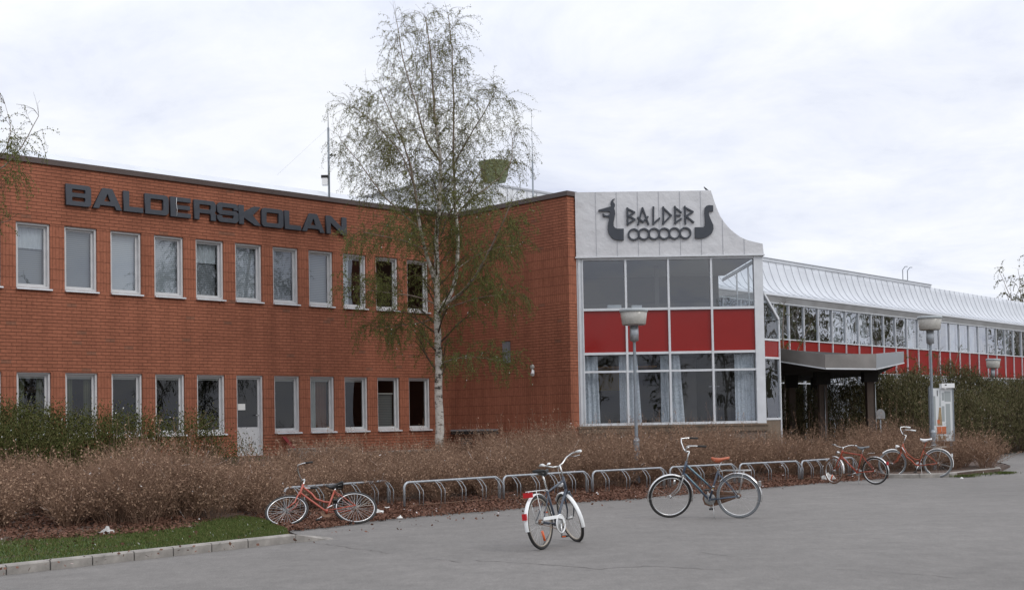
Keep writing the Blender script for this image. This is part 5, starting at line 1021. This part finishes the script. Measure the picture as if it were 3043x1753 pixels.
    for y in (.05, -.05): mb.tube([hb + Vector((0, 0, -.03)) - axis * .02 + Vector((0, y * .6, 0)), hb - axis * .10 + Vector((0, y, 0)), hb - axis * .26 + Vector((.012, y, 0)), Vector((fx.x, y, fx.z))], [.013, .013, .011, .008], fkm, 7)
    mb.tube([hb - axis * .04 + Vector((0, -.045, 0)), hb - axis * .04 + Vector((0, .045, 0))], .016, fkm, 7); bake(mb).build('fork', e)
    mb = MB(); bm2 = P.get('bar_mat', 'chrome'); sh = P.get('stem', .13); top = ht + axis * sh; fw = Vector((.05, 0, 0)); mb.tube([ht, top], .0115, bm2, 8); mb.tube([top, top + fw], .013, bm2, 8); cpt = top + fw
    W_, rise, swp, fwd = P.get('bar', (.28, .09, .22, .05))
    grips = []
    pts = []
    for s in (-1, 1):
        a = [cpt, cpt + Vector((fwd * .6, s * W_ * .28, rise * .2)), cpt + Vector((fwd, s * W_ * .62, rise * .75)), cpt + Vector((fwd * .5, s * W_ * .92, rise)), cpt + Vector((-swp * .35, s * W_, rise * .98)), cpt + Vector((-swp, s * W_ * 1.04, rise * .85))]
        mb.tube(a, .0105, bm2, 8); grips.append((a[-2], a[-1], s))
    hbj = bake(mb).build('handlebar', e)
    for a, b, s in grips: m2 = MB(); m2.tube([a + (b - a) * .25, b + (b - a) * .12], .0165, P.get('grip', 'rubber'), 8); bake(m2).build('grip', hbj)
    if P.get('bell'): m2 = MB(); m2.lathe([(.03, 0), (.028, .012), (.018, .022), (0, .026)], 'chrome', 12, tuple(cpt + Vector((.0, .12, rise * .5 + .02)))); bake(m2).build('bell', hbj)
    if P.get('brake'):
        m2 = MB(); s = -1; m2.tube([cpt + Vector((fwd + .02, s * W_ * .8, rise * .9)), cpt + Vector((-.02, s * W_ * .95, rise - .05)), cpt + Vector((-swp * .8, s * W_ * 1.0, rise - .06))], .006, 'chrome', 5)
        m2.tube([cpt + Vector((fwd, s * W_ * .6, rise * .7)), cpt + Vector((.10, -.02, -.02)), hb + Vector((.07, 0, .03))], .0035, 'dark' if not P.get('white_cable') else 'white_enamel', 4); bake(m2).build('brake_lever', hbj)
    # saddle
    sp = stt + sd_ * P.get('post', .14); mb = MB(); mb.tube([stt - sd_ * .02, sp], .0125, P.get('post_mat', 'chrome'), 8); po = mb.build('seat_post', e)
    sm = P['saddle']; n = 10; vs = []; fs = []; K = 8
    for i in range(n + 1):
        t = i / n; x = .15 - .27 * t; hw = .022 + .09 * (max(0, (t - .25)) / .75) ** .9 if t > .25 else .018; hw *= (1 if i < n else .8); zt = .055 + .012 * t * t + (.008 if t < .15 else 0) - .01 * math.sin(t * 3.1); zb = zt - (.045 + .035 * math.sin(min(1, t * 1.4) * 3.14)); 
        for k in range(K):
            a = 2 * math.pi * k / K; yy = hw * math.cos(a); z_ = (zt - zb) * .5 * math.sin(a) + (zt + zb) / 2; vs.append((sp.x + x, yy, sp.z + z_))
    for i in range(n):
        for k in range(K): fs.append((i * K + k, i * K + (k + 1) % K, (i + 1) * K + (k + 1) % K, (i + 1) * K + k))
    fs += [tuple(range(K)), tuple(range(n * K, n * K + K))[::-1]]
    mb = MB(); mb.add(vs, fs, sm, True); sdl = mb.build('saddle', e); mb = MB()
    for y in (-.03, .03): mb.tube([(sp.x + .12, y * .4, sp.z + .02), (sp.x + .02, y, sp.z - .005), (sp.x - .09, y * 1.3, sp.z + .02)], .004, 'steel_dull', 5)
    mb.build('springs', sdl)
    # mudguards
    def guard(c, a0, a1, M, m, nm, tail=None):
        mb = MB(); n = 22; vs = []; fs = []; rr_ = Rw + .022
        for i in range(n + 1):
            a = a0 + (a1 - a0) * i / n
            for y, dr in ((-.027, -.012), (-.016, 0), (.016, 0), (.027, -.012)): vs.append((c[0] + (rr_ + dr) * math.cos(a), y, c[2] + (rr_ + dr) * math.sin(a)))
            if i:
                for k in range(3): b = (i - 1) * 4 + k; fs.append((b, b + 1, b + 5, b + 4))
        mb.add(vs, fs, m, True)
        for a in (a1 if nm[0] == 'r' else a0 + .15,):
            for y in (-.03, .03): mb.tube([(c[0] + rr_ * math.cos(a), y * .8, c[2] + rr_ * math.sin(a)), (c[0], y * 1.8, c[2])], .0028, 'steel_dull', 4)
        return bake(mb, M or Matrix.Identity(4)).build(nm, e)
    if P.get('guard'):
        gm_ = P['guard']; gr_ = guard(tuple(hub_r), R(15), R(P.get('ga', 168)), None, gm_, 'rear_mudguard') if False else guard(tuple(hub_r), R(40), R(P.get('ga', 195)), None, gm_, 'rear_mudguard'); guard(tuple(fx), R(-22), R(P.get('fa', 118)), RS, gm_, 'front_mudguard') if False else guard(tuple(fx), R(75), R(P.get('fa', 205)), RS, gm_, 'front_mudguard') if False else guard(tuple(fx), R(P.get('f0', 62)), R(P.get('fa', 200)), RS, gm_, 'front_mudguard')
        if P.get('taillight'): a = R(P.get('ta', 150)); mb = MB(); q = Vector((( Rw + .04) * math.cos(a), 0, Rw + (Rw + .04) * math.sin(a))); mb.box(q.x - .018, q.x + .012, -.028, .028, q.z - .04, q.z + .04, P['taillight']); mb.build('tail_light', e)
    if P.get('rack'):
        rm = P['rack']; mb = MB(); z = Rw * 2 + .055
        for y in (-.055, 0, .055): mb.tube([(.20, y, z), (-.16, y, z), (-.21, y * .6, z + (.0 if y else 0))], .0055, rm, 5)
        for x in (.18, .02, -.15): mb.tube([(x, -.055, z), (x, .055, z)], .005, rm, 5)
        mb.tube([(.20, -.055, z), (.20, .055, z), ], .006, rm, 5); mb.tube([(.20, .03, z), (stt.x, .02, z - .02)], .005, rm, 5); mb.tube([(.20, -.03, z), (stt.x, -.02, z - .02)], .005, rm, 5)
        for y in (-.055, .055): mb.tube([(-.10, y, z), (0, y, Rw)], .005, rm, 5)
        if P.get('spring'): mb.tube([(.17, -.04, z + .01), (.12, -.03, z + .045), (-.02, 0, z + .05), (.12, .03, z + .045), (.17, .04, z + .01)], .004, 'chrome', 5)
        lr = mb.build('luggage_rack', e)
        if P.get('rear_reflector'): mb = MB(); mb.box(-.235, -.21, -.065, .065, z - .075, z - .012, 'reflector_red'); mb.build('reflector', lr)
    # drive
    ca = P.get('crank', R(-80)); mb = MB(); mb.lathe([(.0, -.052), (.085, -.052), (.09, -.048), (.085, -.044), (.0, -.044)], P.get('ring', 'steel_dull'), 22, tuple(bb), 'Y')
    for s in (1, -1):
        d = Vector((math.cos(ca), 0, math.sin(ca))) * s * .165; y = -.065 * s; mb.tube([bb + Vector((0, y, 0)), bb + d + Vector((0, y, 0))], [.011, .008], 'chrome', 6)
    ck = mb.build('crank', e)
    for s in (1, -1):
        d = Vector((math.cos(ca), 0, math.sin(ca))) * s * .165; q = bb + d; y0, y1 = (-.155, -.075) if s == 1 else (.075, .155); mb = MB(); mb.box(q.x - .035, q.x + .035, y0, y1, q.z - .012, q.z + .012, P.get('pedal', 'rubber'))
        if P.get('pedal_refl'): mb.box(q.x - .039, q.x + .039, y0 + .015, y1 - .015, q.z - .008, q.z + .008, 'reflector_orange')
        mb.build('pedal', e)
    mb = MB(); mb.tube([(bb.x, -.048, bb.z + .085), (0, -.048, Rw + .036)], .004, 'rust', 4); mb.tube([(bb.x, -.048, bb.z - .085), (.2, -.048, Rw - .075), (0, -.048, Rw - .036)], .004, 'rust', 4); mb.build('chain', e)
    if P.get('chain_guard'):
        cm = P['chain_guard']; mb = MB(); pl = [(bb.x + .11, bb.z + .0), (bb.x + .08, bb.z + .08), (bb.x, bb.z + .115), (.02, Rw + .06), (.0, Rw + .02), (bb.x - .02, bb.z + .07), (bb.x + .06, bb.z + .05), (bb.x + .08, bb.z)]
        if P.get('full_guard'): pl = [(bb.x + .12, bb.z), (bb.x + .09, bb.z + .09), (bb.x, bb.z + .12), (.06, Rw + .05), (.06, Rw - .05), (bb.x - .1, bb.z - .10), (bb.x, bb.z - .12), (bb.x + .09, bb.z - .09)]
        mb.prism(pl, -.068, -.058, cm)
        if P.get('loop_guard'): torus(mb, (bb.x, -.063, bb.z), .115, .010, cm, 26, 6)
        mb.build('chain_guard', e)
    if P.get('stand', True):
        sl_ = P.get('stand_len', .33); mb = MB(); mb.tube([bb + Vector((-.06, .03, -.02)), Vector((bb.x - .10, .03 + P.get('so', .16), .0 + P.get('sz', .012)))], .0075, 'steel_dull', 6); mb.tube([Vector((bb.x - .10, .03 + P.get('so', .16), P.get('sz', .012))), Vector((bb.x - .13, .06 + P.get('so', .16), P.get('sz', .012)))], .009, 'steel_dull', 6); mb.build('kickstand', e)
    if P.get('headlight'):
        q = hb + Vector((.09, 0, .10)); mb = MB(); mb.tube([q + Vector((-.05, 0, 0)), q, q + Vector((.04, 0, 0))], [.014, .034, .036], P['headlight'], 12); mb.tube([q, hb + Vector((.02, 0, .08))], .006, 'steel_dull', 5); bake(mb).build('headlight', e)
    if P.get('dynamo'): mb = MB(); q = fx + Vector((-.06, .05, Rw * .62)); mb.tube([q, q + Vector((-.01, 0, .07))], [.02, .018], 'chrome', 8); bake(mb).build('dynamo', e)
    if P.get('bands'):
        for k_, (f_, cm_) in enumerate(((.45, 'white_enamel'), (.38, 'yellow_wall'), (.33, 'paper'))): mb = MB(); q = bb + (stt - bb) * f_; mb.tube([q, q + sd_ * .014], .0172, cm_, 8); mb.build('sticker', e)
    return e
def place(e, rear, front, lean, sc=1., z=0., pitch=0.):
    d = np.array(front[:2]) - np.array(rear[:2]); a = math.atan2(d[1], d[0])
    e.matrix_world = Matrix.Translation((rear[0], rear[1], z)) @ Matrix.Rotation(a, 4, 'Z') @ Matrix.Rotation(-lean, 4, 'X') @ Matrix.Rotation(pitch, 4, 'Y') @ Matrix.Scale(sc, 4)
def around(pa, pb, d, sc, wb=1.06):
    c = (np.array(pa[:2]) + np.array(pb[:2])) / 2; d = np.array(d, float); d /= np.linalg.norm(d); return c - d * wb * sc / 2, c + d * wb * sc / 2
# lean: positive leans to the bicycle's left (towards y+)... rotation about x by -lean tips the top to the left
b1 = bicycle('navy bicycle with white mudguards and a red rear reflector, seen from behind in the foreground', dict(type='diamond', frame_mat='bike_navy', tyre_r='rubber', tyre_f='rubber', rim='rubber_tan', guard='white_enamel', rack='white_enamel', rear_reflector=True, taillight='reflector_red', ta=166, saddle='saddle_black', grip='white_enamel', bar=(.27, .10, .20, .04), bell=True, brake=True, white_cable=True, chain_guard='white_enamel', loop_guard=True, pedal_refl=True, refl_r=R(-70), steer=R(52), crank=R(-95), headlight='plastic_white', stem=.17, post=.22, sp=.0012, nsp=26, fa=208, f0=50, seed=1))
r_, f_ = np.array([.35, 16.2]), np.array([.35 + .52, 16.2 + .93]); place(b1, r_, f_, R(6), 1.02)
b2 = bicycle('blue ladies bicycle with a tan saddle on its kickstand in the yard', dict(type='mixte', frame_mat='bike_blue', stripe='pale_blue', tyre_r='rubber_grey', tyre_f='rubber', rim='chrome', guard='chrome', rack='steel_dull', taillight='steel_dull', saddle='saddle_tan', grip='rubber', bar=(.26, .15, .24, .03), stem=.18, steer=R(26), crank=R(-93), chain_guard='rust', full_guard=True, fork_mat='steel_dull', dynamo=True, bands=True, bell=True, post=.16, nsp=20, sp=.0008, fa=200, f0=-8, seed=2))
r_, f_ = around(gz(2199, 1544), gz(1997, 1532), (-.94, .34), 1.07); place(b2, r_, f_, R(6), 1.07)
b3 = bicycle('small red bicycle with a high crossbar and dark saddle at the end of the racks', dict(type='diamond', frame_mat='bike_red', R=.325, tyre_r='rubber', tyre_f='rust', rim='chrome', guard='chrome', rack='rust', taillight='reflector_red', saddle='rubber_grey', grip='chrome', low=True, bar=(.33, .06, .14, .02), stem=.09, steer=R(-24), crank=R(160), headlight='chrome', refl_f=R(-65), spring=True, post=.13, nsp=18, sp=.0008, fa=190, f0=80, seed=3))
r_, f_ = around(gz(2603, 1440), gz(2479, 1436), (-.78, .62), 1.0); place(b3, r_, f_, R(5), 1.0)
b4 = bicycle('rust-red folding-type bicycle with a white saddle before the map board lamp post', dict(type='loop', frame_mat='bike_orange', tyre_r='rubber_grey', tyre_f='rubber_grey', rim='chrome', guard='white_enamel', rack='rubber_tan', taillight='white_enamel', saddle='saddle_white', grip='white_enamel', bar=(.24, .17, .20, .05), stem=.24, steer=R(20), crank=R(115), headlight='plastic_white', low=True, post=.24, post_mat='bike_orange', nsp=18, sp=.0008, spring=True, fa=110, f0=50, seed=4))
r_, f_ = around(gz(2790, 1419), gz(2652, 1417), (-.92, .38), 1.08); place(b4, r_, f_, R(2), 1.08)
b0 = bicycle('salmon-red bicycle toppled sideways against the leftmost rack', dict(type='mixte', curved=True, frame_mat='bike_salmon', tyre_r='rubber', tyre_f='rubber', rim='chrome', guard=None, saddle='saddle_black', grip='rubber', bar=(.27, .09, .2, .04), steer=R(-10), crank=R(-35), rack=None, ring='rust', stand=False, post=.07, nsp=32, sp=.0022, taillight=None, seed=5))
r_, f_ = around(gz(1064, 1556), gz(850, 1570), (-.97, -.22), 1.06); place(b0, r_, f_, R(-47), 1.06, .02)

# ================================================================== LAMP POSTS
def lamp(px0, Y, ztop, label, zb=1.15, s=1.):
    p = atY(px0, 1200, Y); e = empty('street_lamp', (p[0], p[1], 0), 0, label=label, cat='street lamp', group='grey park lamps'); h = ztop
    mb = MB(); mb.lathe([(.075, -.2), (.075, zb), (.07, zb + .03), (.045, zb + .06)], 'lamp_grey', 18); mb.lathe([(.080, zb - .02), (.080, zb + .012), (.05, zb + .045), (.042, zb + .045)], 'galv', 18); mb.lathe([(.042, zb), (.034, h - .80)], 'lamp_grey', 14); mb.build('post', e)
    mb = MB(); mb.lathe([(.034, h - .83), (.045, h - .80), (.105, h - .78), (.107, h - .60), (.105, h - .42), (.04, h - .42)], 'galv', 20); mb.lathe([(.112, h - .64), (.112, h - .625), (.1, h - .62)], 'lamp_grey', 20); mb.build('socket', e)
    mb = MB(); mb.lathe([(.0, h - .395), (.27, h - .40), (.285, h - .385), (.325, h - .09), (.31, h - .08), (.27, h - .36), (0, h - .36)], 'lamp_glass', 30); mb.lathe([(.12, h - .36), (.11, h - .27), (.08, h - .25), (0, h - .25)], 'plastic_white', 18); mb.build('lamp_shade', e)
    mb = MB(); mb.lathe([(.32, h - .095), (.345, h - .085), (.345, h - .035), (.33, h - .015), (.0, h)], 'lamp_lid', 30); mb.build('lid', e); return e
lamp(1889, 30.5, 4.33, 'grey park lamp with a wide flat head standing before the red panels of the tower')
l2 = lamp(2770, 35.6, 4.42, 'grey park lamp standing before the long wing next to the map board')
l3 = lamp(2941, 53, 3.95, 'distant small park lamp rising out of the evergreen hedge'); l3.scale = (.88, .88, 1); l3.rotation_euler = (0, R(3), 0)

# ================================================================== MAP BOARD
Yb = 36.3; q0 = atY(2764, 1145, Yb); q1 = atY(2829, 1142, Yb); wB = float(q1[0] - q0[0]); zt = float(q1[2]); zb = float(atY(2829, 1310, Yb)[2]); hB = zt - zb
bd = empty('map_board', (q0[0], Yb, 0), R(0), label='white map board with grey panes and an orange box under a small white hood', cat='notice board')
mb = MB(); mb.box(0, wB, 0, .10, zb, zt - .10, 'map_pale'); mb.box(-.03, .0, -.02, .11, zb, zt - .06, 'lamp_grey'); mb.box(wB, wB + .03, -.02, .11, zb, zt - .02, 'lamp_grey'); mb.build('panel', bd)
mb = MB()
def patch(x0, x1, z0, z1, m, k=1):   # fractions of the board
    mb.box(wB * x0, wB * x1, -.004 * k, 0, zb + hB * z0, zb + hB * z1, m)
patch(.03, .22, .28, .80, 'map_grey'); patch(.52, .62, .72, .86, 'map_grey'); patch(.64, .92, .70, .88, 'map_grey'); patch(.68, .88, .12, .66, 'map_grey'); patch(.50, .62, .35, .62, 'map_grey')
mb.add([(wB * .28, -.006, zb + hB * .28), (wB * .50, -.006, zb + hB * .28), (wB * .46, -.006, zb + hB * .60), (wB * .38, -.006, zb + hB * .60)], [(0, 1, 2, 3)], 'map_tan')
mb.add([(wB * .40, -.006, zb + hB * .62), (wB * .46, -.006, zb + hB * .62), (wB * .45, -.006, zb + hB * .92), (wB * .43, -.006, zb + hB * .92)], [(0, 1, 2, 3)], 'map_grey')
patch(.28, .40, .31, .38, 'map_orange', 2); patch(.26, .46, .13, .26, 'map_orange', 2); patch(.48, .67, .13, .26, 'map_orange', 2); patch(.30, .33, .80, .90, 'dark', 2); patch(.50, .64, .03, .10, 'map_tan', 1); patch(.3, .45, .02, .09, 'map_tan', 1)
mb.build('map', bd)
mb = MB(); mb.box(wB * .48, wB + .04, -.10, .12, zt - .10, zt + .03, 'plastic_white'); mb.add([(wB * .46, -.08, zt - .02), (wB * .62, -.1, zt - .06), (wB * .70, -.1, zt - .17), (wB * .52, -.06, zt - .10)], [(0, 1, 2, 3)], 'plastic_white'); mb.box(wB * .62, wB * .70, -.106, -.1, zt - .03, zt, 'dark'); mb.build('hood', bd)
for x in (.06, wB - .06): MB().box(x - .03, x + .03, .02, .08, 0, zb, 'lamp_grey').build('leg', bd)

# small things
p = atY(2616, 1214, 38.6); rs = empty('round_sign', (p[0], 38.6, 0), 0, label='grey back of a small round-topped sign beside the right canopy column', cat='sign')
mb = MB(); zc = float(p[2]) - .17; mb.add([(-.13 + .26 * 0, 0, zc - .14)] + [(.135 * math.cos(a), 0, zc + .16 * math.sin(a)) for a in [R(x) for x in range(0, 181, 15)]] + [(-.135, 0, zc - .14), (.135, 0, zc - .14)][::1], [tuple([15, ] + list(range(1, 14)) + [14])], 'stone'); mb.v[0] = mb.v[1]
for v in [(a, .012, b) for a, _, b in mb.v[1:14]]: pass
mb2 = MB(); pl = [(.135, zc - .14)] + [(.135 * math.cos(R(x)), zc + .16 * math.sin(R(x))) for x in range(0, 181, 15)] + [(-.135, zc - .14)]; mb2.prism(pl, -.012, .012, 'stone'); mb2.build('disc', rs); MB().tube([(0, .03, 0), (0, .03, zc)], .025, 'lamp_grey', 8).build('post', rs)
# bird on the parapet
x, z = tz(2097, 568); bp_ = T0 + wd * x; bird = empty('bird', (bp_[0], bp_[1] - .05, 8.22), R(200), label='small dark bird perched on the top edge of the white gable', cat='bird')
mb = MB(); mb.tube([(-.15, 0, .02), (-.07, 0, .055), (-.02, 0, .075), (.03, 0, .11), (.055, 0, .145), (.075, 0, .165), (.10, 0, .165), (.125, 0, .16)], [.006, .022, .042, .038, .026, .028, .016, .002], 'bird', 9)
for y in (-.015, .015): mb.tube([(0, y, .05), (.005, y, 0)], .004, 'bird', 4)
mb.build('body', bird); bird.scale = (.62, .62, .62)
# litter
def crumple(name, p, s, m, label, cat, seed, flat=.5):
    gg = np.random.default_rng(seed); b = bmesh.new(); bmesh.ops.create_icosphere(b, subdivisions=3, radius=1)
    for v in b.verts:
        n_ = Vector(v.co); f_ = 1 + .35 * math.sin(n_.x * 5 + seed) * math.cos(n_.y * 6) + gg.normal() * .10; v.co = Vector((n_.x * f_ * s[0], n_.y * f_ * s[1], max(-.2, n_.z) * f_ * s[2] * (1 + .6 * math.sin(n_.x * 4 + n_.y * 3 + seed))))
    me = D.meshes.new(name); b.to_mesh(me); b.free(); me.polygons.foreach_set('use_smooth', [True] * len(me.polygons)); me.materials.append(MATS[m]); o = D.objects.new(name, me); COL.objects.link(o); o.location = (p[0], p[1], p[2]); tag(o, label, cat); return o
crumple('plastic_bag', gz(316, 1586, .10), (.13, .08, .06), 'bag_grey', 'crumpled whitish plastic bag at the foot of the brown shrubs behind the lawn', 'plastic bag', 1)
crumple('plastic_bag', gz(2462, 1424, .05), (.17, .08, .09), 'bag_grey', 'dirty white bag behind the front wheel of the small red bicycle', 'plastic bag', 2)
for k, (a, b, s, l) in enumerate([(1127, 1523, .07, 'crumpled white paper just right of the fallen bicycle'), (1150, 1511, .045, 'smaller white scrap behind the crumpled paper by the fallen bicycle'), (192, 1640, .05, 'white paper scrap on the lawn at the left'), (1188, 1538, .04, 'pale scrap on the leaves before the second rack'), (2858, 1421, .035, 'white scrap beside the grass tuft at the right-hand kerb'), (1774, 1467, .04, 'white scrap at the foot of the rack before the near lamp')]):
    crumple('paper_scrap', gz(a, b, .05), (s, s * .7, s * .6), 'paper', l, 'litter', 10 + k)
